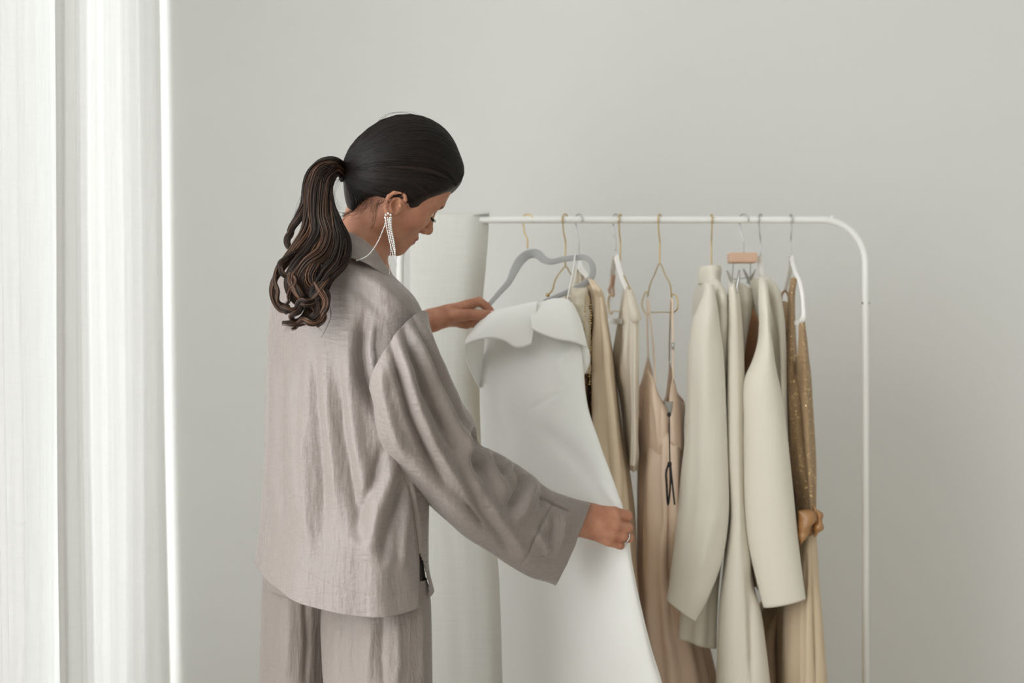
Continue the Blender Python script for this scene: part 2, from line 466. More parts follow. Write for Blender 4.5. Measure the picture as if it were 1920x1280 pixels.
# sheer curtains along the window wall: two lengths that overlap
def curtain(y0t, y1t, y0b, y1b, x0, nf, seed, label, mat):
    nu, nv = 420, 90
    u = np.linspace(0, 1, nu)[None, :]; v = np.linspace(0, 1, nv)[:, None]
    r = np.random.default_rng(seed)
    yt = y0t+(y1t-y0t)*u; yb = y0b+(y1b-y0b)*u
    y = yt+(yb-yt)*v
    ph = r.uniform(0, 6.28, 4)
    wob = .35*np.sin(2*PI*u*2.3+ph[0])+.25*np.sin(2*PI*u*5.1+ph[1])+.12*np.sin(3*v+ph[2])
    a = .007+.007*v
    x = x0+.03*v+a*np.sin(2*PI*nf*u+2.2*wob)+.0035*np.sin(2*PI*nf*2.7*u+ph[3]+1.2*v)+.002*np.sin(2*PI*nf*6.3*u+3*v+ph[1])
    x = x+.004*np.sin(9*v+7*u+ph[2])*v
    z = 2.86-(2.86-.02)*v+0*u
    G = np.stack([x, y, z], -1)
    o = obj('curtain', G.reshape(-1, 3), grid_faces(nv, nu, False), mat)
    return tag(o, label, 'curtain', 'sheer window curtains')
c1 = curtain(2.77, 3.600, 2.75, 3.598, -.905, 6, 3, 'sheer white gauze curtain, the length nearest the back wall', M['curtain'])
c2 = curtain(2.12, 2.95, 2.10, 2.94, -.945, 8, 5, 'sheer white gauze curtain at the left edge, overlapping behind the next length', M['curtain_dimmed'])
V, F = tube_geo([np.array([(-.9, 1.9, 2.87), (-.9, 3.6, 2.87)])], [.012], 12)
tag(obj('curtain_rail', V, F, M['rack']), 'white curtain rail under the ceiling along the window', 'curtain rail')

# daylight
def area(name, loc, rot, sx, sy, power, col=(1, 1, 1)):
    l = bpy.data.lights.new(name, 'AREA'); l.shape = 'RECTANGLE'; l.size = sx; l.size_y = sy; l.energy = power; l.color = col
    o = bpy.data.objects.new(name, l); COL.objects.link(o); o.location = loc; o.rotation_euler = rot
    return o
area('window_daylight', (XL-.30, (WY0+WY1)/2, (WZ0+WZ1)/2), (0, -PI/2, 0), WZ1-WZ0+.5, WY1-WY0+.8, 272, (.955, .980, 1))
w = bpy.data.worlds.new('sky'); SC.world = w; w.use_nodes = True
w.node_tree.nodes['Background'].inputs[0].default_value = (.95, .975, 1, 1)
w.node_tree.nodes['Background'].inputs[1].default_value = 1.0
# ------------------------------------------------------------------ clothes rack
DR = 3.03
rack = tag(empty('clothes_rack', P(1185, 640, DR)*np.array([1, 1, 0])), 'white metal clothes rack with rounded corners, hung with pale garments', 'clothes rack')
RB = .0075
xl, xr, zt = P(750, 0, DR)[0], P(1623, 0, DR)[0], P(0, 412, DR)[2]
rr = .092
pts = [(xl, DR, .03)]
pts += [(xl, DR, zt-rr)]
for a in np.linspace(0, 90, 10)[1:]:
    pts.append((xl+rr-rr*math.cos(math.radians(a)), DR, zt-rr+rr*math.sin(math.radians(a))))
for a in np.linspace(90, 0, 10):
    pts.append((xr-rr+rr*math.cos(math.radians(a)), DR, zt-rr+rr*math.sin(math.radians(a))))
pts.append((xr, DR, .03))
V, F = tube_geo([np.array(pts)], [RB], 16); obj('frame', V, F, M['rack'], rack)
for x in (xl, xr):
    V, F = tube_geo([np.array([(x, DR-.24, .018), (x, DR+.24, .018)])], [.0125], 14); obj('foot', V, F, M['rack'], rack)
    V, F = tube_geo([np.array([(x, DR, P(0, 571, DR)[2]), (x, DR, P(0, 569, DR)[2])])], [.0082], 16)
    obj('sleeve_joint', V, F, M['rack'], rack)
for z in (.04,):
    V, F = tube_geo([np.array([(xl, DR, z), (xr, DR, z)])], [.007], 12); obj('cross_bar', V, F, M['rack'], rack)
for px in (1560, 812):
    V, F = ball_geo(P(px, 407.5, DR), .0042); obj('rivet', V, F, M['rack'], rack)
for px, dx in ((1617, 1), (1629, 1)):
    V, F = ball_geo(P(px, 568, DR-.004), .0026); obj('rivet', V, F, M['tagm'], rack)

# white cloth hanging over the left end of the bar
def sheet():
    nu, nv = 90, 120
    u = np.linspace(0, 1, nu)[None, :]; v = np.linspace(0, 1, nv)[:, None]
    L = cr([(771, 403), (769, 520), (773, 640), (782, 800), (796, 1000), (804, 1280), (812, 1640)], nv)
    R = cr([(917, 403), (913, 470), (905, 560), (900, 640), (915, 800), (975, 1000), (1000, 1280), (1010, 1640)], nv)
    px = L[:, :1]*(1-u)+R[:, :1]*u; py = L[:, 1:]*(1-u)+R[:, 1:]*u
    d = DR-.016-.03*v-.003*np.sin(u*2*PI*1.6+.8+v)*(.2+v)-.012*np.sin(PI*u*1.0)*np.minimum(1, v*3+.1)+.03*np.clip((u-.70)/.30, 0, 1)**2
    d = d-.0008*np.sin(u*2*PI*5+2*v)*v
    G = np.stack([(px-960)/FPX*d, d, CAMZ-(py-640)/FPX*d], -1)
    bk = []
    top = G[0]
    # turn over the bar and a short fall behind
    for a in np.linspace(0, 180, 9)[1:]:
        q = top.copy(); q[:, 1] = DR-.016*math.cos(math.radians(a)); q[:, 2] = top[:, 2]-.002+.008*math.sin(math.radians(a)); bk.append(q)
    for dz in (.1, .4, .8, 1.1):
        q = top.copy(); q[:, 1] = DR+.02+.01*np.sin(np.linspace(0, 9, nu)); q[:, 2] -= dz; q[:, 0] = q[:, 0]*(1)+np.linspace(.012, -.014, nu); bk.append(q)
    G = np.concatenate([np.stack(bk[::-1]), G])
    o = obj('cloth_sheet', G.reshape(-1, 3), grid_faces(len(G), nu, False), M['sheet'], solid=.001)
    tag(o, 'white cloth sheet draped over the left end of the rack bar', 'cloth')
sheet()

# ------------------------------------------------------------------ hangers
def hook_path(px, base_py, psi, side=1, neck_py=442):
    """stem up from base, then the hook over the bar. psi: yaw of the hanger plane off the view axis"""
    e = np.array([math.sin(psi), math.cos(psi), 0])*side; z = np.array([0, 0, 1.])
    C = P(px, 412, DR); R = .0125
    b = P(px, base_py, DR)
    pts = [b, P(px, (base_py*2+neck_py)/3, DR), P(px, neck_py+8, DR)]
    pts.append(P(px, neck_py-4, DR)-e*.006)
    for a in np.linspace(-35, 200, 14):
        r = math.radians(a)
        pts.append(C-e*R*math.cos(r)+z*(R*math.sin(r)-.0005))
    return np.array(pts)

def hanger(label, px, base_py, psi, mat, side=1, r=.0016, group='clothes hangers on the rack bar', neck_py=442):
    root = empty('clothes_hanger', P(px, base_py, DR)); tag(root, label, 'hanger', group)
    path = resample(cr(hook_path(px, base_py, psi, side, neck_py), 90), 48)
    V, F = tube_geo([path], [r], 8); obj('hook', V, F, mat, root)
    return root

# grey velvet hanger of the white dress (tilted, held by the left hand)
h = hanger('grey velvet hanger with gold hook, tilted, carrying the white dress', 989, 466, -1.15, M['gold'], -1)
def ribbon_body(name, pts, hw, dp, mat, parent, n=80):
    """flat bar along a picture outline, hw half height in px, dp half depth in m"""
    K = resample(cr(np.array([(a, b, d, w) for (a, b, d), w in zip(pts, hw)], float), n*3), n)
    T = np.gradient(K[:, :2], axis=0); T /= np.linalg.norm(T, axis=1, keepdims=True)
    N = np.stack([-T[:, 1], T[:, 0]], 1)
    th = np.arange(16)/16*2*PI
    c = np.sign(np.cos(th))*np.abs(np.cos(th))**.55; s = np.sign(np.sin(th))*np.abs(np.sin(th))**.55
    px = K[:, :1]+N[:, :1]*K[:, 3:]*c; py = K[:, 1:2]+N[:, 1:]*K[:, 3:]*c
    d = K[:, 2:3]+0*c
    G = np.stack([(px-960)/FPX*d, d+dp*s, CAMZ-(py-640)/FPX*d], -1)
    F = grid_faces(n, 16, True).tolist(); F += [list(range(16)), list(range((n-1)*16, n*16))[::-1]]
    return obj(name, G.reshape(-1, 3), F, mat, parent)
ribbon_body('shoulder_bar', [(905, 588, 2.835), (918, 570, 2.85), (936, 549, 2.88), (955, 527, 2.92), (965, 506, 2.96), (975, 489, 3.0), (992, 476, 3.03),
            (1008, 476, 3.03), (1018, 485, 3.02), (1030, 490, 3.0), (1055, 486, 2.97), (1080, 483, 2.94), (1098, 483, 2.92), (1108, 492, 2.91), (1112, 505, 2.905), (1108, 521, 2.90),
            (1092, 534, 2.89), (1070, 545, 2.885), (1045, 555, 2.88), (1020, 565, 2.875)],
            [4.5, 4.5, 5, 6, 8, 9, 8.5, 8.5, 7.5, 6, 5.5, 5.5, 5.5, 5.5, 6, 6, 6, 5.5, 4.5, 4], .0035, M['velvet'], h, 120)

# gold wire hangers
def wire(name, pts, mat, parent, r=.0015, n=60, smooth=True):
    p = PV(pts)
    p = resample(cr(p, n*3) if smooth else p, n)
    V, F = tube_geo([p], [r], 8); return obj(name, V, F, mat, parent)
h = hanger('thin gold wire hanger behind the grey velvet hanger', 1060, 500, .6, M['gold'], 1)
wire('shoulder_wire', [(1027, 553, 2.90), (1034, 546, 2.91), (1040, 528, 2.94), (1052, 508, 3.0), (1060, 500, 3.03), (1068, 510, 3.08), (1078, 528, 3.14), (1082, 552, 3.17)], M['gold'], h, .0017)
V, F = ball_geo(P(1027, 553, 2.90), (.0042, .0042, .0042)); obj('end_bead', V, F, M['gold'], h)

h = hanger('white plastic hanger with chrome hook just right of the thin gold wire one', 1085, 484, -.6, M['silver'], -1)
ribbon_body('shoulder_bar', [(1085, 482, 3.03), (1087, 500, 3.0), (1096, 512, 2.95), (1106, 524, 2.92)], [5, 6, 5, 4], .005, M['plastic'], h, 50)

h = hanger('white plastic hanger with chrome hook, leaning against a gold wire hanger', 1154, 470, -.45, M['silver'], -1)
ribbon_body('shoulder_bar', [(1176, 545, 2.90), (1168, 526, 2.93), (1160, 500, 2.98), (1154, 478, 3.03), (1151, 495, 3.07), (1147, 520, 3.16), (1143, 548, 3.22), (1140, 575, 3.23), (1139, 592, 3.23)], [4, 4.5, 5, 5.5, 5, 4.5, 4, 4, 3.5], .005, M['plastic'], h, 60)
ribbon_body('lower_bar', [(1139, 601, 3.23), (1150, 602, 3.05), (1166, 602, 2.85)], [5, 5, 5], .003, M['plastic'], h, 30)
wire('strap_clip', [(1149, 511, 3.14), (1147, 530, 3.16), (1144, 549, 3.2), (1148, 554, 3.2), (1150, 535, 3.17), (1152, 515, 3.14)], M['wood'], h, .0028)

h = hanger('gold wire hanger with square lower bar, ivory satin blouse on it', 1163, 490, .35, M['gold'], 1)
wire('shoulder_wire', [(1181, 541, 2.84), (1172, 520, 2.92), (1163, 498, 3.02), (1162, 490, 3.03)], M['gold'], h, .0016)
wire('lower_wire', [(1147, 552, 3.2), (1140, 560, 3.22), (1140, 574, 3.22), (1143, 582, 3.22), (1150, 583, 3.15), (1175, 583, 2.88)], M['gold'], h, .0015)

h = hanger('gold wire hanger with bare triangle and hooked corners, holding the blush slip dress', 1237, 494, .4, M['gold'], 1)
wire('shoulder_wire', [(1214, 556, 3.2), (1217, 541, 3.18), (1227, 515, 3.1), (1237, 494, 3.03), (1247, 515, 2.96), (1258, 541, 2.88), (1259, 556, 2.86)], M['gold'], h, .0015, 80)
wire('lower_wire', [(1216, 553, 3.2), (1213, 546, 3.2), (1206, 559, 3.21), (1204, 574, 3.21), (1208, 584, 3.21), (1220, 585, 3.15), (1245, 585, 2.95), (1258, 585, 2.88), (1265, 584, 2.86), (1270, 579, 2.85), (1271, 565, 2.85), (1266, 553, 2.855), (1260, 551, 2.86), (1259, 557, 2.86)], M['gold'], h, .0014, 90)

h = hanger('gold hook of the hanger inside the ivory coat collar', 1334, 500, .02, M['gold'], 1)
ribbon_body('shoulder_bar', [(1323, 545, 3.15), (1330, 528, 3.1), (1334, 520, 3.03), (1333, 535, 2.98)], [3, 3, 3, 3], .003, M['gold'], h, 40)
wire('stem', [(1334, 500, 3.03), (1334, 520, 3.03)], M['gold'], h, .0016, 8, False)

# clip hanger
h = hanger('chrome clip hanger with a pale wooden block', 1394, 474, -.75, M['silver'], -1)
A = P(1369, 484, 3.0); B = P(1413, 483, 3.05)
bx = box('grip_block', (A[0], 3.0, P(0, 493, 3.02)[2]), (B[0], 3.045, P(0, 474, 3.02)[2]), M['wood'], h, .003)
wire('stem', [(1375, 492, 3.0), (1374, 508, 2.97), (1373, 522, 2.94)], M['silver'], h, .0012)
wire('stem', [(1407, 492, 3.05), (1407, 508, 3.1), (1406, 520, 3.13)], M['silver'], h, .0012)
wire('clip_rail', [(1370, 522, 2.93), (1378, 523, 2.96), (1390, 522, 3.05), (1407, 519, 3.15)], M['silver'], h, .0013)
def clip(a):
    for pts in a:
        K = [(x, y, d) for x, y, d in pts]
        ribbon_body('clip', K, [1.2, 2.6, 2.2, 1.2][:len(K)], .006, M['silver'], h, 24)
clip([[(1363, 507, 2.88), (1368, 518, 2.885), (1371, 529, 2.89), (1369, 538, 2.89)], [(1386, 506, 2.88), (1385, 522, 2.885), (1382, 536, 2.885), (1382, 549, 2.88)],
      [(1394, 504, 3.14), (1400, 517, 3.145), (1404, 528, 3.15), (1408, 538, 3.15)], [(1416, 505, 3.14), (1410, 518, 3.145), (1406, 526, 3.15), (1400, 531, 3.15)]])

h = hanger('white plastic hanger with chrome hook, cream jacket on its shoulders', 1426, 478, .5, M['silver'], 1)
ribbon_body('shoulder_bar', [(1432, 530, 3.04), (1428, 512, 3.03), (1426, 495, 3.03), (1426, 480, 3.03)], [3, 5, 5, 4], .006, M['plastic'], h, 50)

h = hanger('white plastic hanger with a looped end and chrome hook, rightmost on the bar', 1483, 478, 0.05, M['silver'], 1)
ribbon_body('shoulder_bar', [(1472, 546, 3.2), (1477, 528, 3.16), (1482, 506, 3.1), (1483, 480, 3.03), (1487, 497, 2.97), (1492, 512, 2.93), (1498, 524, 2.90), (1503, 545, 2.87), (1506, 575, 2.86), (1505, 597, 2.86), (1499, 604, 2.87), (1490, 605, 2.9)],
            [3.5, 3.5, 4, 4, 3.5, 3.5, 3.5, 3.5, 3.5, 4.5, 5, 4], .004, M['plastic'], h, 90)
# ------------------------------------------------------------------ garments on the rack, left to right
GG = 'garments hanging on the rack'
def garment(name, px, d, label, cat):
    b = P(px, 0, d); b[2] = .15
    return tag(empty(name, b), label, cat, GG)

# gold sequin dress with an ivory lace front
g = garment('sequin_dress', 1085, 3.02, 'gold sequin dress with an ivory lace front, half hidden behind the white dress', 'dress')
loft('skirt', [S(1060, 556, 1104, 552, 3.0, .03), S(1058, 580, 1103, 575, 3.0, .09), S(1056, 640, 1104, 640, 3.0, .12), S(1055, 740, 1104, 740, 3.0, .12), S(1050, 900, 1100, 900, 3.0, .13), S(1040, 1400, 1100, 1400, 3.0, .14)],
     M['sequin'], g, fold=[(7, .002, .006, .4), (3, .002, .004, 1)], cap=True)
loft('lace_front', [S(1068, 540, 1098, 540, 2.87, .010), S(1070, 552, 1103, 548, 2.865, .016), S(1072, 580, 1104, 575, 2.86, .018), S(1080, 610, 1106, 606, 2.86, .016), S(1088, 640, 1107, 640, 2.86, .014), S(1094, 700, 1106, 700, 2.86, .010)],
     M['lace'], g, wav=[(4, 160, .0016, (1, 1, 1))], cap=True)
loft('ruffle', [S(1079, 502, 1092, 500, 3.02, .01), S(1076, 515, 1098, 512, 3.0, .02), S(1074, 530, 1100, 526, 2.99, .03), S(1070, 552, 1102, 550, 2.98, .04)], M['lace'], g, fold=[(9, .0015, .004, 0)], wav=[(8, 90, .002, (1, 1, 1))], cap=True)
parts = []
for q in (resample(np.array([(1098, 556), (1097, 580), (1096, 610), (1096, 640), (1095, 670)]), 26), resample(np.array([(1103, 557), (1107, 572), (1108, 590), (1107, 615), (1107, 650), (1106, 690), (1105, 720)]), 34)):
    for k, (a, b) in enumerate(q):
        parts.append(ball_geo(P(a+random.uniform(-.7, .7), b, 2.845), random.uniform(.0011, .0024), 7, 5))
V, F = join_geo(parts); obj('bead_trim', V, F, M['gold'], g)

# cream satin gown
g = garment('satin_gown', 1140, 2.98, 'cream satin long gown between the white dress and the ivory blouse', 'dress')
loft('gown', [S(1100, 520, 1112, 526, 2.92, .02), S(1104, 535, 1122, 541, 2.92, .07), S(1108, 560, 1131, 562, 2.95, .10), S(1108, 609, 1136, 609, 2.97, .12), S(1109, 663, 1145, 663, 2.97, .13), S(1109, 732, 1153, 732, 2.97, .13),
      S(1109, 800, 1161, 800, 2.97, .13), S(1109, 880, 1174, 880, 2.97, .13), S(1112, 965, 1184, 965, 2.97, .13), S(1116, 1065, 1187, 1065, 2.97, .13), S(1120, 1160, 1193, 1160, 2.97, .13), S(1122, 1300, 1199, 1300, 2.97, .13), S(1124, 1660, 1210, 1660, 2.97, .13)],
     M['creamsatin'], g, nu=140, fold=[(9, .0015, .005, .3), (5, .001, .004, 1.7)], cap=True,
     ridges=[([(1122, 545), (1122, 640), (1118, 760), (1140, 900), (1165, 1000)], .010, 5), ([(1131, 580), (1136, 700), (1150, 800), (1170, 950)], .006, 5), ([(1114, 560), (1112, 700), (1106, 800)], -.008, 4)])

# ivory satin blouse
g = garment('satin_blouse', 1175, 3.0, 'ivory satin blouse with a loose lapel, on the square gold wire hanger', 'blouse')
loft('blouse', [S(1172, 538, 1180, 538, 2.93, .05), S(1168, 560, 1188, 556, 2.95, .09), S(1163, 590, 1193, 590, 2.96, .11), S(1156, 630, 1194, 630, 2.97, .12), S(1152, 663, 1195, 663, 2.97, .12), S(1158, 705, 1194, 705, 2.97, .12),
      S(1168, 770, 1192, 770, 2.97, .11), S(1174, 815, 1190, 815, 2.97, .10), S(1179, 850, 1191, 850, 2.97, .09), S(1181, 878, 1189, 877, 2.97, .06)], M['ivorysatin'], g, nu=120,
     fold=[(8, .001, .004, .9)], cap=True, ridges=[([(1178, 545), (1176, 640), (1170, 720)], .010, 5), ([(1186, 590), (1182, 660), (1184, 760)], -.008, 4), ([(1166, 600), (1160, 680)], -.005, 4)])
strip('lapel', [[P(1176, 541, 2.83), P(1188, 555, 2.83), P(1197, 575, 2.84), P(1203, 600, 2.845)], [P(1178, 560, 2.822), P(1186, 575, 2.818), P(1194, 588, 2.82), P(1200, 601, 2.83)],
                [P(1179, 585, 2.826), P(1183, 600, 2.824), P(1188, 605, 2.826), P(1193, 603, 2.83)]], M['ivorysatin'], g)
loft('sleeve', [S(1181, 596, 1197, 598, 2.85, .012), S(1180, 640, 1196, 640, 2.85, .016), S(1180, 700, 1194, 700, 2.85, .018), S(1182, 728, 1192, 724, 2.85, .018), S(1184, 760, 1191, 760, 2.85, .014), S(1184, 840, 1191, 840, 2.85, .014), S(1183, 872, 1189, 872, 2.85, .012)],
     M['ivorysatin'], g, fold=[(5, .001, .002, .3)])

# blush slip dress with spaghetti straps and a black tag cord
g = garment('slip_dress', 1240, 3.0, 'blush satin slip dress with thin straps and a black tag cord', 'dress')
# back and front halves of the bodice rising to the strap points
loft('skirt', [S(1199, 782, 1281, 782, 3.0, .13), S(1200, 810, 1279, 810, 3.0, .14), S(1198, 860, 1278, 860, 3.0, .15), S(1197, 950, 1279, 950, 3.0, .15), S(1197, 1050, 1283, 1050, 3.03, .12), S(1199, 1140, 1305, 1140, 3.06, .09),
      S(1206, 1280, 1338, 1280, 3.06, .09), S(1215, 1400, 1345, 1400, 3.06, .09), S(1230, 1660, 1350, 1660, 3.06, .09)], M['blush'], g, nu=150, nv=140,
     fold=[(11, .001, .006, .2), (6, .001, .004, 2.1)], ridges=[([(1235, 800), (1232, 900), (1240, 1000)], -.012, 6), ([(1222, 800), (1225, 1000), (1222, 1250)], .010, 8), ([(1250, 830), (1256, 950), (1258, 1200)], -.012, 7), ([(1210, 850), (1212, 1000), (1214, 1280)], .008, 5)])
def dsk(px, o=-.004): return 3.0-.14*math.sqrt(max(1-((px-1240)/41.5)**2, .02))+o
def brow(pts, o=-.004): return [P(a, b, dsk(a, o)) for a, b in pts]
strip('bodice_front', [brow([(1214, 688), (1219, 698), (1225, 708), (1234, 737), (1253, 768)], .012),
                       brow([(1207, 740), (1212, 746), (1222, 752), (1237, 766), (1254, 775)]),
                       brow([(1202, 785), (1208, 792), (1220, 798), (1238, 802), (1257, 806)]),
                       brow([(1201, 815), (1208, 822), (1220, 826), (1238, 828), (1258, 830)], .002),
                       brow([(1201, 850), (1208, 855), (1220, 858), (1238, 860), (1260, 860)], .02)], M['blush'], g,
      ridges=[([(1222, 720), (1232, 780), (1236, 830)], .005, 4), ([(1240, 760), (1238, 830)], -.004, 3), ([(1212, 730), (1214, 830)], -.003, 4)])
strip('bodice_back', [[P(1215, 664, 3.16), P(1216, 668, 3.165), P(1222, 690, 3.17), P(1232, 742, 3.16), P(1243, 752, 3.12), P(1254, 690, 3.17), P(1255, 672, 3.165)],
                      [P(1205, 705, 3.12), P(1214, 715, 3.165), P(1224, 735, 3.17), P(1236, 757, 3.16), P(1248, 757, 3.12), P(1260, 722, 3.17), P(1268, 730, 3.165)],
                      [P(1194, 744, 3.05), P(1205, 765, 3.16), P(1220, 770, 3.18), P(1240, 775, 3.18), P(1255, 770, 3.18), P(1272, 760, 3.15), P(1284, 757, 3.08)],
                      [P(1191, 792, 3.03), P(1205, 800, 3.16), P(1220, 800, 3.18), P(1240, 800, 3.18), P(1255, 800, 3.18), P(1272, 800, 3.15), P(1281, 792, 3.05)],
                      [P(1200, 830, 3.03), P(1205, 840, 3.14), P(1220, 840, 3.16), P(1240, 840, 3.16), P(1255, 840, 3.16), P(1268, 840, 3.14), P(1276, 830, 3.05)]], M['blush'], g)
strip('bodice_side', [[P(1262, 706, 2.86), P(1264, 712, 2.865), P(1270, 738, 2.90), P(1284, 757, 3.0)],
                      [P(1256, 738, 2.85), P(1262, 745, 2.855), P(1272, 765, 2.88), P(1284, 775, 2.99)],
                      [P(1253, 771, 2.855), P(1260, 780, 2.85), P(1271, 790, 2.87), P(1281, 794, 2.98)],
                      [P(1256, 830, 2.86), P(1262, 835, 2.86), P(1271, 840, 2.87), P(1277, 845, 2.98)]], M['blush'], g)
for pts in ([(1214, 560, 3.19), (1214, 620, 3.18), (1215, 668, 3.165)], [(1215, 560, 3.19), (1222, 620, 3.05), (1227, 680, 2.9), (1229, 715, 2.86)],
            [(1258, 560, 2.865), (1256, 620, 2.98), (1255, 676, 3.165)], [(1261, 560, 2.86), (1262, 640, 2.86), (1262, 712, 2.86)]):
    wire('strap', pts, M['blush'], g, .0019, 24)
V, F = tube_geo([PV([(1262, 642, 2.858), (1262, 655, 2.858)])], [.0028], 8); obj('strap_slider', V, F, M['silver'], g)
tg = strip('hang_tag', [[P(1246, 752, 2.835), P(1254, 753, 2.832), P(1262, 752, 2.835)], [P(1249, 764, 2.832), P(1255, 766, 2.828), P(1261, 763, 2.832)], [P(1253, 774, 2.832), P(1256, 777, 2.828), P(1259, 773, 2.832)]], M['tagm'], g)
tag(tg, 'small grey tag on the slip dress neckline')
cd = [PV([(1254.5, 774, 2.825), (1255, 810, 2.825), (1255.5, 840, 2.825), (1256, 868, 2.825)]), PV([(1255, 868, 2.825), (1250, 880, 2.825), (1250, 910, 2.825), (1253, 946, 2.825), (1255, 930, 2.82), (1257, 900, 2.822), (1256, 872, 2.825)]), PV([(1257, 869, 2.825), (1260, 900, 2.825), (1265, 946, 2.825)])]
V, F = tube_geo([resample(cr(c, 60), 40) for c in cd], [.0014, .0020, .0018], 8)
V2, F2 = ball_geo(P(1255.5, 870, 2.823), (.0045, .004, .006)); V3, F3 = ball_geo(P(1254.5, 777, 2.823), (.004, .004, .005))
V, F = join_geo([(V, F), (V2, F2), (V3, F3)])
tag(obj('tag_cord', V, F, M['black'], g), 'black knotted cord hanging from the tag')

# ivory coat with a stand collar
g = garment('wool_coat', 1330, 3.02, 'ivory long coat with a stand collar and wide bell sleeve', 'coat')
loft('body', [S(1312, 528, 1346, 530, 3.05, .10), S(1309, 545, 1352, 545, 3.05, .15), S(1306, 590, 1359, 590, 3.05, .17), S(1303, 650, 1361, 650, 3.05, .17), S(1300, 750, 1360, 750, 3.05, .16), S(1296, 900, 1360, 900, 3.04, .14),
     S(1289, 1020, 1352, 1020, 2.98, .07), S(1280, 1110, 1343, 1110, 2.945, .036), S(1272, 1194, 1339, 1214, 2.94, .032)], M['ivory'], g, fold=[(5, .001, .004, .6)], cap=True, nu=120)
loft('sleeve', [S(1322, 532, 1338, 534, 2.885, .012), S(1317, 556, 1344, 570, 2.875, .028), S(1309, 575, 1347, 590, 2.865, .034), S(1299, 598, 1350, 615, 2.86, .038), S(1292, 640, 1354, 645, 2.86, .042), S(1288, 740, 1360, 745, 2.86, .045), S(1283, 830, 1364, 835, 2.86, .046),
     S(1276, 890, 1366, 900, 2.86, .046), S(1271, 950, 1366, 965, 2.86, .046), S(1265, 1010, 1357, 1040, 2.86, .044), S(1257, 1070, 1341, 1092, 2.86, .040), S(1252, 1105, 1322, 1135, 2.86, .036), S(1248, 1124, 1305, 1165, 2.86, .030)], M['ivory'], g, nu=120,
     ridges=[([(1332, 560), (1322, 640), (1325, 800)], .006, 12), ([(1300, 700), (1300, 900), (1285, 1050)], -.004, 10), ([(1340, 950), (1310, 1080)], .006, 12)], wav=[(5, 14, .0012, (1, 1, 1))], cap=True)
loft('collar', [S(1313, 500, 1349, 499, 3.03, .050), S(1311, 506, 1351, 506, 3.03, .056), S(1310, 520, 1350, 520, 3.03, .060), S(1310, 532, 1350, 530, 3.03, .064)], M['ivory'], g, wav=[(3, 30, .001, (1, 1, 1))])

# ivory skirt on the clip hanger
g = garment('crepe_skirt', 1390, 3.03, 'long ivory flared skirt clipped under the wooden block hanger', 'skirt')
loft('skirt', [S(1366, 526, 1381, 528, 2.905, .016), S(1365, 545, 1384, 548, 2.90, .022), S(1364, 600, 1389, 600, 2.90, .03), S(1363, 700, 1393, 700, 2.89, .04), S(1363, 800, 1393, 800, 2.89, .045), S(1366, 960, 1395, 960, 2.89, .05),
      S(1357, 1050, 1406, 1065, 2.89, .055), S(1346, 1140, 1423, 1150, 2.89, .06), S(1342, 1220, 1432, 1220, 2.89, .065), S(1340, 1290, 1440, 1290, 2.89, .07), S(1325, 1640, 1480, 1640, 2.89, .08)], M['ivory2'], g,
     fold=[(3, .001, .005, .8)], ridges=[([(1376, 560), (1372, 760), (1376, 960)], .006, 7), ([(1408, 1060), (1414, 1280)], -.012, 7)], cap=True, nu=120)
loft('back_panel', [S(1378, 528, 1407, 546, 3.08, .05), S(1378, 560, 1408, 556, 3.08, .06), S(1376, 620, 1408, 620, 3.08, .07), S(1374, 700, 1405, 700, 3.08, .07), S(1374, 900, 1404, 900, 3.08, .08), S(1366, 1200, 1400, 1200, 3.06, .08), S(1366, 1640, 1395, 1640, 3.06, .09)], M['ivory2'], g, cap=True, fold=[(3, .002, .005, .2)])

# cream jacket
g = garment('wool_jacket', 1430, 3.02, 'cream collarless jacket, its smooth flared sleeve turned to the room', 'jacket')
loft('body', [S(1413, 522, 1440, 520, 3.04, .06), S(1411, 545, 1451, 540, 3.04, .12), S(1413, 580, 1456, 575, 3.05, .15), S(1416, 640, 1461, 640, 3.05, .16), S(1414, 720, 1463, 720, 3.05, .16), S(1412, 900, 1472, 900, 3.05, .15), S(1414, 1050, 1466, 1050, 3.05, .15), S(1425, 1110, 1460, 1110, 3.05, .13)],
     M['cream'], g, cap=True, ridges=[([(1440, 560), (1452, 640), (1458, 760)], -.012, 6)])
loft('sleeve', [S(1426, 519, 1434, 520, 2.94, .012), S(1423, 540, 1440, 545, 2.885, .024), S(1423, 570, 1442, 575, 2.87, .03), S(1425, 605, 1442, 609, 2.865, .033), S(1421, 645, 1448, 650, 2.86, .037), S(1410, 680, 1454, 690, 2.86, .040), S(1399, 704, 1460, 718, 2.86, .042), S(1396, 790, 1472, 800, 2.86, .044),
     S(1396, 870, 1481, 880, 2.86, .044), S(1397, 950, 1490, 960, 2.86, .042), S(1404, 1020, 1498, 1030, 2.86, .038), S(1417, 1080, 1505, 1085, 2.86, .032), S(1432, 1138, 1510, 1121, 2.86, .024)], M['cream'], g, nu=120, wav=[(9, 9, .0012, (1, 1, 1))], cap=True)
strip('lining', [[P(1412, 576, 2.99), P(1418, 590, 2.97), P(1424, 610, 2.92)], [P(1400, 640, 2.99), P(1410, 650, 2.97), P(1423, 660, 2.91)], [P(1393, 700, 2.99), P(1400, 705, 2.96), P(1412, 710, 2.9)], [P(1392, 800, 2.99), P(1398, 800, 2.96), P(1408, 800, 2.9)], [P(1396, 1100, 2.99), P(1404, 1100, 2.96), P(1418, 1100, 2.9)]], M['lining'], g)

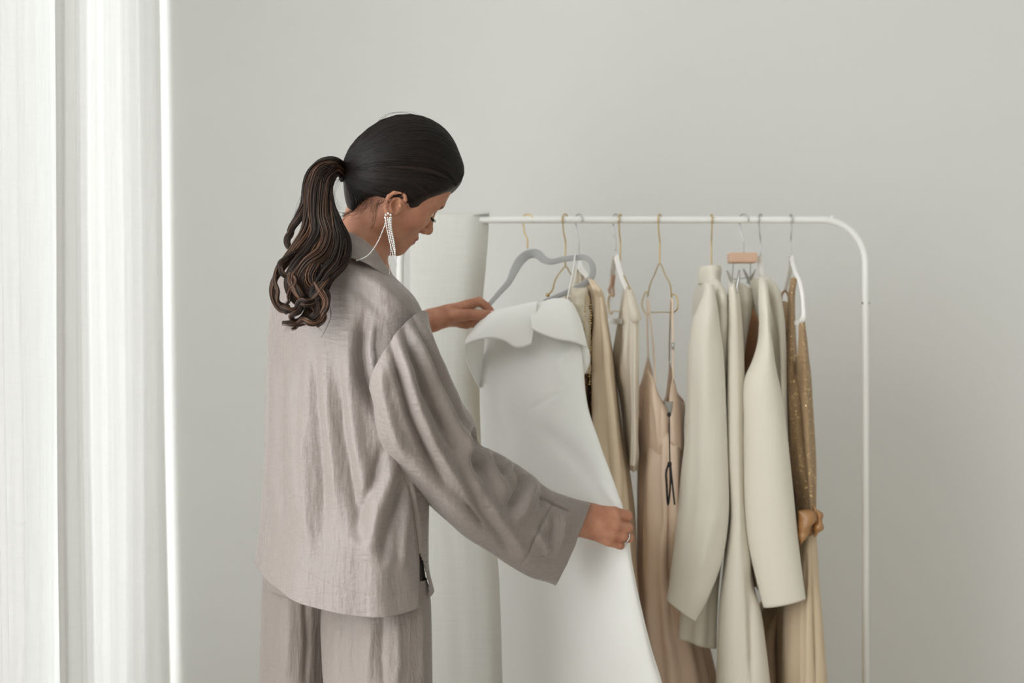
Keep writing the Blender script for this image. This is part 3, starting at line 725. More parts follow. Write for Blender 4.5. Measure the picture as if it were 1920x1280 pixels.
# beige gown on the loops of the next hanger
g = garment('crepe_gown', 1470, 3.06, 'beige strapless gown hung by brown loops beside the cream jacket', 'dress')
loft('gown', [S(1458, 564, 1482, 570, 3.11, .045), S(1461, 580, 1483, 580, 3.11, .05), S(1465, 640, 1483, 640, 3.11, .055), S(1467, 760, 1484, 760, 3.11, .055), S(1476, 900, 1490, 900, 3.11, .055), S(1472, 1040, 1488, 1040, 3.11, .06), S(1440, 1125, 1466, 1125, 3.10, .06), S(1414, 1160, 1460, 1160, 3.09, .07), S(1410, 1290, 1459, 1290, 3.08, .08), S(1404, 1640, 1455, 1640, 3.08, .09)],
     M['beige'], g, cap=True, fold=[(5, .001, .005, .3)])
for pts in ([(1472, 544, 3.195), (1467, 550, 3.19), (1465, 560, 3.18), (1466, 568, 3.16)], [(1473, 544, 3.195), (1477, 551, 3.19), (1479, 560, 3.18), (1478, 572, 3.16)]):
    wire('hanging_loop', pts, M['lining'], g, .0026, 20)

# champagne gown with glitter top and bronze belt
g = garment('glitter_gown', 1510, 2.98, 'champagne gown with glittering sheer bodice and knotted bronze belt, rightmost on the rack', 'dress')
loft('bodice', [S(1468, 700, 1517, 690, 2.96, .05), S(1469, 740, 1520, 740, 2.95, .06), S(1473, 800, 1523, 800, 2.95, .065), S(1480, 870, 1525, 870, 2.95, .07), S(1490, 920, 1524, 920, 2.95, .065), S(1495, 975, 1522, 975, 2.95, .06)], M['glit'], g, nu=120,
     fold=[(9, .0015, .003, .4)], ridges=[([(1494, 700), (1497, 760), (1506, 860), (1510, 960)], -.014, 5), ([(1482, 720), (1488, 850)], .006, 4), ([(1510, 720), (1514, 860)], .006, 5)], cap=True)
loft('strap', [S(1484, 521, 1495, 519, 2.95, .006, mx=0), S(1480, 545, 1490, 545, 2.94, .010), S(1478, 575, 1489, 575, 2.935, .012), S(1476, 620, 1490, 620, 2.93, .016), S(1472, 660, 1492, 660, 2.93, .022), S(1469, 700, 1494, 700, 2.94, .03), S(1470, 740, 1496, 740, 2.94, .03)], M['glit'], g, fold=[(4, .0005, .002, 0)])
loft('strap', [S(1499, 606, 1508, 603, 2.862, .006), S(1498, 640, 1512, 636, 2.87, .010), S(1497, 670, 1515, 670, 2.88, .018), S(1496, 690, 1517, 692, 2.90, .028), S(1494, 740, 1520, 740, 2.92, .03)], M['glit'], g, fold=[(4, .0005, .002, 1)])
loft('skirt', [S(1494, 968, 1523, 965, 2.95, .055), S(1484, 1020, 1526, 1010, 2.96, .08), S(1474, 1080, 1529, 1080, 2.97, .10), S(1467, 1140, 1533, 1140, 2.97, .12), S(1463, 1290, 1545, 1290, 2.97, .13), S(1455, 1640, 1575, 1640, 2.97, .14)], M['champ'], g, nu=130,
     fold=[(7, .001, .006, .5)], ridges=[([(1512, 1040), (1507, 1140), (1505, 1300)], -.012, 4), ([(1527, 1060), (1534, 1280)], -.006, 4), ([(1490, 1100), (1484, 1280)], .006, 8)], cap=True)
loft('belt', [S(1493, 962, 1521, 955, 2.94, .062), S(1494, 968, 1524, 962, 2.94, .067), S(1494, 985, 1526, 980, 2.94, .068), S(1495, 1000, 1525, 990, 2.94, .066)], M['bronze'], g, wav=[(2, 60, .0018, (1, 1, 2))])
loft('belt_knot', [S(1497, 960, 1500, 958, 2.86, .006), S(1495, 975, 1518, 957, 2.86, .014), S(1495, 995, 1527, 966, 2.858, .018), S(1497, 1010, 1522, 990, 2.86, .016), S(1499, 1022, 1510, 1010, 2.86, .008)], M['bronze'], g, wav=[(6, 60, .003, (1, 1, 1.5))], cap=True)
loft('belt_bow', [S(1524, 948, 1528, 951, 2.87, .008), S(1522, 960, 1540, 960, 2.868, .014), S(1525, 975, 1543, 972, 2.868, .015), S(1526, 992, 1541, 985, 2.868, .014), S(1525, 1006, 1534, 1003, 2.87, .008)], M['bronze'], g, wav=[(7, 70, .003, (1, 1, 1.5))], cap=True, ridges=[([(1530, 955), (1533, 985)], -.004, 3)])

# the white strapless dress held by the person
g = tag(empty('strapless_dress', P(1060, 640, 2.75)*np.array([1, 1, 0])+np.array([0, 0, .1])), 'white strapless dress with folded collar, held out by both hands', 'dress', GG)
loft('dress', [S(926, 588, 1066, 561, 2.855, .022, .02), S(914, 612, 1078, 590, 2.845, .030, .02), S(905, 650, 1086, 630, 2.835, .036, .025), S(902, 700, 1092, 690, 2.82, .042, .035), S(902, 726, 1096, 740, 2.81, .045, .04), S(905, 830, 1121, 830, 2.785, .05, .07),
      S(914, 930, 1157, 930, 2.755, .055, .11), S(930, 1005, 1172, 990, 2.745, .055, .13), S(938, 1060, 1184, 1060, 2.745, .06, .13), S(942, 1140, 1201, 1140, 2.75, .065, .12), S(946, 1280, 1237, 1280, 2.76, .07, .11), S(950, 1500, 1290, 1500, 2.77, .08, .10), S(950, 1690, 1335, 1690, 2.78, .085, .10)],
     M['white'], g, nu=200, nv=220, fold=[(4, .0005, .006, .5)], cap=True,
     ridges=[([(1040, 700), (1056, 670), (1075, 652), (1086, 660)], .006, 9), ([(925, 660), (930, 760), (960, 840)], -.006, 12), ([(1050, 690), (1060, 720), (1040, 760)], .004, 10), ([(990, 770), (1030, 745), (1060, 735)], -.0025, 4),
             ([(950, 820), (1010, 900), (1090, 960)], .006, 24), ([(1000, 790), (1080, 860), (1150, 950)], -.005, 20), ([(1178, 1020), (1198, 1120), (1230, 1260)], -.008, 4), ([(1120, 900), (1165, 960)], .004, 8),
             ([(1090, 1040), (1140, 1160), (1170, 1280)], .008, 30), ([(1040, 1080), (1060, 1280)], -.006, 25)])
# folded down collar band: front fall and the wings at both ends
strip('collar_fold', [[P(876, 632, 2.80), P(905, 598, 2.80), P(928, 583, 2.80), P(960, 575, 2.80), P(985, 570, 2.80), P(1006, 567, 2.80)],
      [P(873, 640, 2.785), P(902, 614, 2.775), P(930, 602, 2.77), P(962, 602, 2.768), P(985, 600, 2.768), P(1004, 594, 2.768)],
      [P(871, 646, 2.785), P(888, 638, 2.765), P(916, 633, 2.758), P(944, 638, 2.757), P(969, 652, 2.757), P(996, 645, 2.760)]], M['white'], g, nu=110, nv=24, solid=.0022, wav=[(4, 14, .0010, (1, 1, 1))])
strip('collar_fold', [[P(992, 569, 2.799), P(1010, 567, 2.798), P(1040, 559, 2.798), P(1066, 562, 2.798), P(1085, 590, 2.80)],
      [P(995, 592, 2.766), P(1010, 592, 2.764), P(1040, 592, 2.764), P(1072, 600, 2.766), P(1094, 616, 2.783)],
      [P(997, 616, 2.752), P(1012, 624, 2.751), P(1038, 634, 2.752), P(1074, 641, 2.757), P(1102, 651, 2.785)]], M['white'], g, nu=110, nv=24, solid=.0022, wav=[(9, 14, .0010, (1, 1, 1))])
strip('collar_wing', [[P(872, 643, 2.787), P(880, 640, 2.80), P(895, 636, 2.815), P(908, 636, 2.83)], [P(872, 665, 2.80), P(882, 672, 2.82), P(896, 672, 2.835), P(906, 668, 2.845)], [P(884, 697, 2.81), P(890, 706, 2.83), P(899, 712, 2.845), P(905, 705, 2.85)], [P(897, 722, 2.83), P(900, 726, 2.84), P(903, 727, 2.85), P(905, 722, 2.855)]], M['white'], g, nu=40, nv=30, solid=.002)
strip('collar_wing', [[P(1084, 636, 2.80), P(1092, 640, 2.785), P(1099, 646, 2.785), P(1102, 650, 2.787)], [P(1088, 660, 2.81), P(1095, 664, 2.79), P(1102, 668, 2.79), P(1106, 672, 2.795)], [P(1090, 690, 2.81), P(1094, 694, 2.80), P(1099, 692, 2.80), P(1102, 688, 2.805)], [P(1091, 705, 2.815), P(1093, 706, 2.81), P(1094, 704, 2.81), P(1095, 700, 2.81)]], M['white'], g, nu=40, nv=30, solid=.002)
wire('hanger_loop', [(1062, 568, 2.85), (1068, 540, 2.86), (1075, 505, 2.90), (1079, 478, 2.935), (1083, 478, 2.96), (1081, 500, 2.95), (1074, 540, 2.92), (1066, 570, 2.88)], M['white'], g, .0016, 60)
# ------------------------------------------------------------------ body surface from a distance field
def axis_pts(segs):
    out = [segs[0][0]]
    for a, b, h in segs:
        n = max(1, int(round((b-a)/h))); out += list(a+(b-a)*np.arange(1, n+1)/n)
    return np.array(out, np.float32)

class Field:
    def __init__(self, xs, ys, zs):
        self.ax = (xs, ys, zs); self.D = np.full((len(xs), len(ys), len(zs)), .2, np.float32)
    def sub(self, lo, hi):
        sl = []
        for a, l, h in zip(self.ax, lo, hi):
            i0, i1 = np.searchsorted(a, l), np.searchsorted(a, h)
            sl.append(slice(max(i0-1, 0), min(i1+1, len(a))))
        return tuple(sl)
    def coords(self, sl):
        return (self.ax[0][sl[0]][:, None, None], self.ax[1][sl[1]][None, :, None], self.ax[2][sl[2]][None, None, :])
    def put(self, sl, d, k, mode='add'):
        if min(s.stop-s.start for s in sl) <= 0: return
        a = self.D[sl]
        if mode == 'add':
            h = np.maximum(k-np.abs(a-d), 0)/max(k, 1e-6); self.D[sl] = np.minimum(a, d)-h*h*k*.25
        else:
            d = -d; h = np.maximum(k-np.abs(a-d), 0)/max(k, 1e-6); self.D[sl] = np.maximum(a, d)+h*h*k*.25
    def ell(self, c, r, R=None, k=.01, mode='add'):
        c = np.asarray(c, float); r = np.asarray(r, float); m = r.max()+2*k+.012
        sl = self.sub(c-m, c+m); X, Y, Z = self.coords(sl)
        x, y, z = X-c[0], Y-c[1], Z-c[2]
        if R is None: R = np.eye(3)
        q = [(x*R[i, 0]+y*R[i, 1]+z*R[i, 2]) for i in range(3)]
        k0 = np.sqrt(sum((q[i]/r[i])**2 for i in range(3))); k1 = np.sqrt(sum((q[i]/r[i]**2)**2 for i in range(3)))
        self.put(sl, (k0*(k0-1)/np.maximum(k1, 1e-6)).astype(np.float32), k, mode)
    def cap(self, a, b, ra, rb=None, k=.01, mode='add'):
        rb = ra if rb is None else rb
        a = np.asarray(a, float); b = np.asarray(b, float); m = max(ra, rb)+2*k+.012
        sl = self.sub(np.minimum(a, b)-m, np.maximum(a, b)+m); X, Y, Z = self.coords(sl)
        ab = b-a; L = max(math.sqrt(ab@ab), 1e-6); ax_ = ab/L
        y = (X-a[0])*ax_[0]+(Y-a[1])*ax_[1]+(Z-a[2])*ax_[2]
        q2 = (X-a[0])**2+(Y-a[1])**2+(Z-a[2])**2
        x = np.sqrt(np.maximum(q2-y*y, 0))
        bb = np.clip((ra-rb)/L, -.98, .98); aa = math.sqrt(1-bb*bb); kk = -bb*x+aa*y
        d = np.where(kk < 0, np.sqrt(q2)-ra, np.where(kk > aa*L, np.sqrt(x*x+(y-L)**2)-rb, aa*x+bb*y-ra))
        self.put(sl, d.astype(np.float32), k, mode)
    def chain(self, pts, rs, k=.006):
        for i in range(len(pts)-1): self.cap(pts[i], pts[i+1], rs[i], rs[i+1], k)
    def mesh(self):
        D = self.D; xs, ys, zs = self.ax
        s = D < 0
        cnt = np.zeros(tuple(n-1 for n in D.shape), np.int8)
        for i in (0, 1):
            for j in (0, 1):
                for k in (0, 1):
                    cnt += s[i:i+cnt.shape[0], j:j+cnt.shape[1], k:k+cnt.shape[2]]
        act = np.argwhere((cnt > 0) & (cnt < 8)); del cnt
        I, J, K = act.T
        sh = D.shape
        acc = np.zeros((len(act), 3)); num = np.zeros(len(act))
        cor = [(i, j, k) for i in (0, 1) for j in (0, 1) for k in (0, 1)]
        edges = [(a, b) for a in range(8) for b in range(a+1, 8) if sum(abs(p-q) for p, q in zip(cor[a], cor[b])) == 1]
        def pos(c): return np.stack([xs[I+c[0]], ys[J+c[1]], zs[K+c[2]]], 1)
        for a, b in edges:
            va = D[I+cor[a][0], J+cor[a][1], K+cor[a][2]]; vb = D[I+cor[b][0], J+cor[b][1], K+cor[b][2]]
            m = (va < 0) != (vb < 0)
            t = np.where(m, va/np.where(m, va-vb, 1), 0)[:, None]
            acc += np.where(m[:, None], pos(cor[a])*(1-t)+pos(cor[b])*t, 0); num += m
        V = acc/num[:, None]
        flat = (I.astype(np.int64)*sh[1]+J)*sh[2]+K
        def vid(i, j, k):
            f = (i.astype(np.int64)*sh[1]+j)*sh[2]+k
            return np.searchsorted(flat, f)
        Q = []
        for ax in range(3):
            a = [slice(None)]*3; b = [slice(None)]*3; a[ax] = slice(0, -1); b[ax] = slice(1, None)
            ch = np.argwhere(s[tuple(a)] != s[tuple(b)])
            o1, o2 = (ax+1) % 3, (ax+2) % 3
            ch = ch[(ch[:, o1] > 0) & (ch[:, o2] > 0) & (ch[:, o1] < sh[o1]-1) & (ch[:, o2] < sh[o2]-1)]
            q = []
            for d1, d2 in ((1, 1), (0, 1), (0, 0), (1, 0)):
                c = ch.copy(); c[:, o1] -= d1; c[:, o2] -= d2; q.append(vid(*c.T))
            q = np.stack(q, 1)
            ins = s[tuple(ch.T)]
            q[~ins] = q[~ins][:, ::-1]
            Q.append(q)
        return V, np.concatenate(Q)

# head frame -----------------------------------------------------------
HS = .93
HC = P(756.5, 319, 2.43)
YAW, PIT, ROL = math.radians(31), math.radians(28), math.radians(25)
F0 = np.array([math.cos(YAW), math.sin(YAW), 0]); R0 = np.array([math.sin(YAW), -math.cos(YAW), 0]); Z0 = np.array([0, 0, 1.])
FW = math.cos(PIT)*F0-math.sin(PIT)*Z0; U1 = math.cos(PIT)*Z0+math.sin(PIT)*F0
UP = math.cos(ROL)*U1+math.sin(ROL)*R0; RT = math.cos(ROL)*R0-math.sin(ROL)*U1
RM = np.stack([FW, UP, RT])
def H(f, u, r): return HC+HS*(f*FW+u*UP+r*RT)
def hr(*a): return np.array(a)*HS

xs = axis_pts([(-.52, -.33, .006), (-.33, -.0, .0019), (0, .10, .004), (.10, .26, .0017)])
ys = axis_pts([(2.10, 2.30, .005), (2.30, 2.90, .0021), (2.9, 3.0, .005)])
zs = axis_pts([(-.01, .84, .010), (.84, .97, .0017), (.97, 1.24, .006), (1.24, 1.34, .0017), (1.34, 1.66, .0019)])
B = Field(xs, ys, zs)
# torso, hips, legs (all under the clothes)
NB = P(664, 492, 2.435)
B.ell(P(655, 690, 2.43), (.105, .085, .17), None, .03)
B.ell(P(650, 615, 2.43), (.095, .08, .08), None, .03)
B.ell(P(650, 900, 2.42), (.09, .075, .12), None, .04)
B.ell(P(652, 1040, 2.42), (.105, .080, .065), None, .03)
hipR, hipL = P(705, 1090, 2.405), P(570, 1080, 2.49)
kneeR, kneeL = np.array([-.225, 2.345, .47]), np.array([-.355, 2.47, .47])
ankR, ankL = np.array([-.235, 2.34, .085]), np.array([-.365, 2.465, .085])
for hip, kn, an in ((hipR, kneeR, ankR), (hipL, kneeL, ankL)):
    B.cap(hip, kn, .060, .048, .03); B.cap(kn, an, .05, .034, .02)
    heel = an+np.array([-.02, -.02, -.05]); toe = an+np.array([.10, .10, -.066])
    B.cap(heel, an, .03, .034, .02); B.cap(heel+np.array([0, 0, .0]), toe, .030, .018, .02); B.cap(an, toe, .03, .018, .02)
# arms
shR, elR, wrR = P(740, 655, 2.37), P(862, 892, 2.425), P(1088, 976, 2.552)
shL, elL, wrL = P(580, 590, 2.53), P(650, 648, 2.73), P(828, 595, 2.80)
B.cap(P(665, 560, 2.44), shR, .05, .040, .03); B.cap(P(655, 550, 2.44), shL, .05, .040, .03)
B.cap(shR, elR, .038, .030, .02); B.cap(elR, P(1000, 956, 2.505), .030, .026, .02); B.cap(P(1000, 956, 2.505), wrR, .026, .0235, .02)
B.cap(shL, elL, .036, .033, .03); B.cap(elL, wrL, .036, .0200, .02)
# neck
B.cap(P(702, 385, 2.445), NB, .044, .043, .02)
B.cap(NB, P(658, 560, 2.44), .044, .075, .04)
B.cap(P(655, 515, 2.44), shR+np.array([-.03, 0, .01]), .035, .03, .03); B.cap(P(650, 512, 2.44), shL, .035, .03, .03)
# head
B.ell(H(.012, 0, 0), hr(.087, .086, .074), RM, .02)
B.ell(H(.042, -.062, 0), hr(.046, .062, .054), RM, .03)
for sd in (1, -1):
    B.cap(H(.005, -.088, .044*sd), H(.068, -.124, .016*sd), .016*HS, .014*HS, .022)
    B.cap(H(.004, -.05, .052*sd), H(.006, -.090, .045*sd), .017*HS, .016*HS, .02)
    B.ell(H(.052, -.056, .046*sd), hr(.024, .019, .018), RM, .02)
    B.ell(H(.080, -.016, .022*sd), hr(.013, .008, .022), RM, .015)
B.ell(H(.076, -.126, 0), hr(.016, .014, .018), RM, .016)
B.ell(H(.078, -.098, 0), hr(.018, .024, .025), RM, .014)
for sd in (1, -1):
    B.ell(H(.096, -.034, .032*sd), hr(.016, .012, .018), RM, .012, 'cut')
    B.ell(H(.0715, -.035, .031*sd), hr(.0125, .0125, .0135), RM, .005)
B.cap(H(.088, -.030, 0), H(.106, -.066, 0), .0065*HS, .0085*HS, .010)
B.ell(H(.108, -.069, 0), hr(.0085, .0080, .0085), RM, .006)
for sd in (1, -1):
    B.ell(H(.096, -.073, .0105*sd), hr(.009, .0065, .0065), RM, .004)
    B.ell(H(.098, -.0795, .0065*sd), hr(.004, .003, .003), RM, .002, 'cut')
B.ell(H(.0930, -.092, 0), hr(.0070, .0052, .017), RM, .006)
B.ell(H(.0915, -.1025, 0), hr(.0080, .0055, .015), RM, .004)
B.cap(H(.100, -.097, -.012), H(.100, -.097, .012), .0014, .0014, .002, 'cut')
# ear (near side): traced helix, lobe, antihelix, concha
DE = HC[1]-.0575
def E(px, py, o=0.): return P(px, py, DE+o)
B.ell(E(739, 384, .010), (.0125, .007, .0185), None, .008)
B.ell(E(748, 372, .016), (.016, .012, .016), None, .010)
B.chain([E(761, 375, .004), E(759, 365, .001), E(750, 359.5, -.002), E(739, 361.5, -.005), E(729, 368, -.007), E(723.5, 378, -.007), E(722.5, 389, -.005), E(725, 398, -.002), E(728, 403, 0)],
        [.0028, .0033, .0036, .0036, .0035, .0034, .0034, .0042, .0046], .0025)
B.chain([E(751, 369, .002), E(740, 372, -.001), E(733, 380, -.002), E(731.5, 390, -.001), E(735, 397, .001)], [.0022, .0026, .0028, .0028, .003], .003)
B.ell(E(742, 385, -.001), (.0062, .008, .0085), None, .004, 'cut')
B.ell(E(744, 368, -.003), (.0075, .0035, .0022), None, .002, 'cut')
B.ell(E(750.5, 386, .000), (.0035, .004, .0050), None, .004)
B.ell(H(-.006, -.045, -.072), hr(.018, .03, .008), RM, .006)
# right hand: fist closed on the dress edge, back of the hand to the room
def hand(meta, fingers, kk=.006):
    for a, b, ra, rb in meta: B.cap(P(*a), P(*b), ra, rb, .010)
    for pts, rs in fingers:
        B.chain([P(*p) for p in pts], rs, .0022)
B.cap(P(1075, 968, 2.548), P(1108, 962, 2.562), .0195, .0165, .01); B.cap(P(1072, 984, 2.548), P(1106, 992, 2.562), .0195, .0150, .01)
hand([((1092, 960, 2.565), (1151, 962.5, 2.562), .0155, .0128), ((1092, 970, 2.56), (1155, 983, 2.556), .0150, .0118), ((1092, 982, 2.56), (1149, 1001, 2.559), .0145, .0112), ((1094, 990, 2.565), (1141, 1013, 2.566), .0130, .0106)],
     [([(1150, 962.5, 2.561), (1175, 967, 2.572), (1175, 972, 2.598), (1160, 974, 2.612)], [.0122, .0105, .0086, .0074]),
      ([(1154, 983, 2.556), (1177, 989, 2.568), (1177, 991, 2.598), (1160, 990, 2.613)], [.0112, .0096, .0084, .0074]),
      ([(1149, 1001, 2.559), (1168, 1005, 2.563), (1180, 1008, 2.576), (1176, 1009, 2.602), (1160, 1006, 2.613)], [.0106, .0090, .0084, .0078, .007]),
      ([(1141, 1013.5, 2.566), (1161, 1020, 2.573), (1163, 1022, 2.597), (1150, 1019, 2.608)], [.0098, .0088, .0076, .0068]),
      ([(1108, 957, 2.585), (1136, 962, 2.612), (1157, 975, 2.628), (1169, 984, 2.630)], [.013, .0115, .0102, .0085])])
B.cap(P(1110, 975, 2.58), P(1138, 985, 2.585), .018, .014, .012)
# left hand: thumb and index pinch the end of the hanger and the collar
B.cap(P(812, 600, 2.795), P(842, 589, 2.812), .0200, .0165, .012)
hand([((838, 586, 2.815), (876, 573, 2.826), .0150, .0118), ((840, 592, 2.83), (881, 586, 2.85), .0145, .0115), ((842, 597, 2.835), (879, 597, 2.857), .0135, .0108), ((836, 599, 2.812), (862, 603, 2.832), .0135, .0105)],
     [([(875, 572.5, 2.826), (898, 565, 2.838), (912, 574, 2.838), (920, 582, 2.832)], [.0112, .0094, .0082, .0068]),
      ([(881, 586, 2.85), (904, 590, 2.874), (903, 600, 2.858), (890, 602, 2.842)], [.0105, .0090, .0080, .0072]),
      ([(878, 597, 2.857), (896, 601, 2.872), (892, 608, 2.852), (877, 607, 2.84)], [.010, .0085, .0076, .0068]),
      ([(864, 603, 2.838), (880, 607, 2.856), (875, 610, 2.842), (862, 609, 2.832)], [.0092, .0078, .0070, .0064]),
      ([(846, 592, 2.80), (880, 590, 2.795), (905, 590, 2.802), (920, 589.5, 2.815)], [.0135, .0108, .0100, .0084])])
V, F = B.mesh()
del B
LIPS = H(.093, -.097, 0)
fc = V[F].mean(1)
dl = (fc-LIPS)@RM.T/HS
fm = (((dl[:, 0])/.014)**2+((dl[:, 1])/.0100)**2+((dl[:, 2])/.023)**2 < 1).astype(int)
person = obj('person', V, F, None, None, mats=[M['skin'], M['lip']], fmat=fm, loc=(-.29, 2.42, 0))
tag(person, 'person in a taupe satin shirt and trousers, dark ponytail, holding out the white dress', 'person')
# eyes under lowered lids, lashes, brow
for sd in (1, -1):
    Vb, Fb = ball_geo((0, 0, 0), .0112*HS, 20, 14)
    obj('eye', H(.0745, -.0365, .031*sd)+Vb, Fb, M['eye'], person)
    paths = []
    for q in np.linspace(-1, 1, 16):
        b = H(.0850-.004*q*q, -.0395-.002*q*q, (.031+.0125*q)*sd); t = b+HS*(FW*(.011)-UP*.003+RT*sd*q*.004)
        m = (b+t)/2-UP*.0018
        paths.append(np.array([b, m, t+UP*.0010]))
    Ve, Fe = tube_geo([resample(cr(p, 12), 7) for p in paths], [np.linspace(.00045, .00015, 7)]*len(paths), 5)
    obj('eyelash', Ve, Fe, M['lash'], person)
    paths = []
    for k in range(60):
        q = random.uniform(-1, 1)
        b = H(.0945-.010*(q*.5+.5)**2, -.0165+.0045*(1-abs(q))+random.uniform(-.0025, .0025), (.028+.018*q)*sd)
        t = b+HS*(RT*sd*.007+UP*.0015-FW*.0022)
        paths.append(np.array([b, (b+t)/2+FW*.001, t]))
    Ve, Fe = tube_geo(paths, [np.array([.0003, .0005, .0002])]*len(paths), 5)
    obj('eyebrow', Ve, Fe, M['lash'], person)
# finger nails in view
def nail(px, py, d, rx, rz, ry=.0022, rot=0):
    Vn, Fn = ball_geo((0, 0, 0), (rx, ry, rz), 14, 10)
    c, s = math.cos(rot), math.sin(rot); Vn = np.stack([Vn[:, 0]*c-Vn[:, 2]*s, Vn[:, 1], Vn[:, 0]*s+Vn[:, 2]*c], 1)
    tag(obj('nail', P(px, py, d)+Vn, Fn, M['nail'], person), 'pale pink thumbnail')
nail(923, 585.5, 2.8085, .0058, .0040, .0030, .35)
# ring
rc = P(1172.5, 1005.8, 2.5665); T = P(1180, 1008, 2.576)-P(1168, 1005, 2.563); T /= np.linalg.norm(T)
n1 = np.cross(T, (0, 1, 0)); n1 /= np.linalg.norm(n1); n2 = np.cross(T, n1)
a = np.linspace(0, 2*PI, 33)
Vr, Fr = tube_geo([rc+.0096*(n1*np.cos(a)[:, None]+n2*np.sin(a)[:, None])], [.0012], 8, cap=False)
tag(obj('ring', Vr, Fr, M['silver'], person), 'thin silver ring')
# ------------------------------------------------------------------ hair
TIE = P(646, 322, 2.405)
tdir = (TIE-HC); tdist = np.linalg.norm(tdir); tdir /= tdist
def hair_field():
    xs = axis_pts([(HC[0]-.14, HC[0]+.125, .0021)]); ys = axis_pts([(HC[1]-.13, HC[1]+.13, .0025)]); zs = axis_pts([(HC[2]-.13, HC[2]+.125, .0021)])
    h = Field(xs, ys, zs)
    h.ell(H(.014, .003, 0), hr(.0925, .0945, .0800), RM, .01)
    h.ell(H(-.020, -.010, 0), hr(.076, .070, .070), RM, .02)
    h.ell(P(762, 290, 2.43), (.078, .07, .066), None, .02)
    h.cap(HC+tdir*.045, TIE-tdir*.004, .056, .010, .02)
    h.ell(P(846, 322, 2.45), (.0165, .03, .021), None, .02)
    h.ell(P(676, 372, 2.43), (.024, .030, .035), None, .03)
    return h
HAIRPOLY = np.array([(875, 335), (862, 345), (857, 350), (848, 357), (830, 366), (806, 376), (793, 384), (786, 391), (774, 396), (767, 392), (763, 378), (760, 366), (754, 358), (744, 355), (734, 358), (727, 366), (721, 373),
                     (708, 372), (694, 374), (682, 381), (668, 392), (655, 402), (640, 410), (590, 400), (590, 180), (875, 180)], float)
def polyd(px, py, poly):
    d = np.full(px.shape, 1e9); ins = np.zeros(px.shape, bool)
    for i in range(len(poly)):
        a, b = poly[i], poly[(i+1) % len(poly)]; ab = b-a
        t = np.clip(((px-a[0])*ab[0]+(py-a[1])*ab[1])/(ab@ab), 0, 1)
        d = np.minimum(d, (px-a[0]-t*ab[0])**2+(py-a[1]-t*ab[1])**2)
        c = (a[1] > py) != (b[1] > py)
        xi = a[0]+(py-a[1])/(ab[1] if ab[1] else 1e-9)*ab[0]
        ins ^= c & (px < xi)
    return np.where(ins, -1, 1)*np.sqrt(d)
hf = hair_field()
HD = hf.D.copy()
X, Y, Z = np.meshgrid(*hf.ax, indexing='ij')
# hairline: side view outline at the head's own distance, applied on both sides of the head
px = X/HC[1]*FPX+960; py = 640-(Z-CAMZ)/HC[1]*FPX
# mirror far-side points across the head's middle plane
q = (X-HC[0])*RT[0]+(Y-HC[1])*RT[1]+(Z-HC[2])*RT[2]
far = q < 0
Xm = X-2*q*RT[0]; Zm = Z-2*q*RT[2]
px = np.where(far, Xm/HC[1]*FPX+960, px); py = np.where(far, 640-(Zm-CAMZ)/HC[1]*FPX, py)
pd = polyd(px, py, HAIRPOLY)/FPX*HC[1]
del X, Y, Z, Xm, Zm, q
k = .004
hh = np.maximum(k-np.abs(hf.D-pd), 0)/k
hf.D = (np.maximum(hf.D, pd)+hh*hh*k*.25).astype(np.float32)
V, F = hf.mesh()
hair = tag(obj('hair', V, F, M['hair'], person), 'dark brown hair swept back tight into a ponytail')

def trilin(D, ax, p):
    idx = []; fr_ = []
    for i in range(3):
        a = ax[i]; t = np.clip((p[..., i]-a[0])/(a[1]-a[0]), 0, len(a)-1.001); j = t.astype(int); idx.append(j); fr_.append(t-j)
    o = 0
    for i in (0, 1):
        for j in (0, 1):
            for k in (0, 1):
                o = o+D[idx[0]+i, idx[1]+j, idx[2]+k]*(fr_[0] if i else 1-fr_[0])*(fr_[1] if j else 1-fr_[1])*(fr_[2] if k else 1-fr_[2])
    return o
def surf(dirs):
    lo = np.full(dirs.shape[:-1], .02); hi = np.full(dirs.shape[:-1], .128)
    for _ in range(16):
        m = (lo+hi)/2; s_ = trilin(HD, hf.ax, HC+dirs*m[..., None]) < 0
        lo = np.where(s_, m, lo); hi = np.where(s_, hi, m)
    return lo
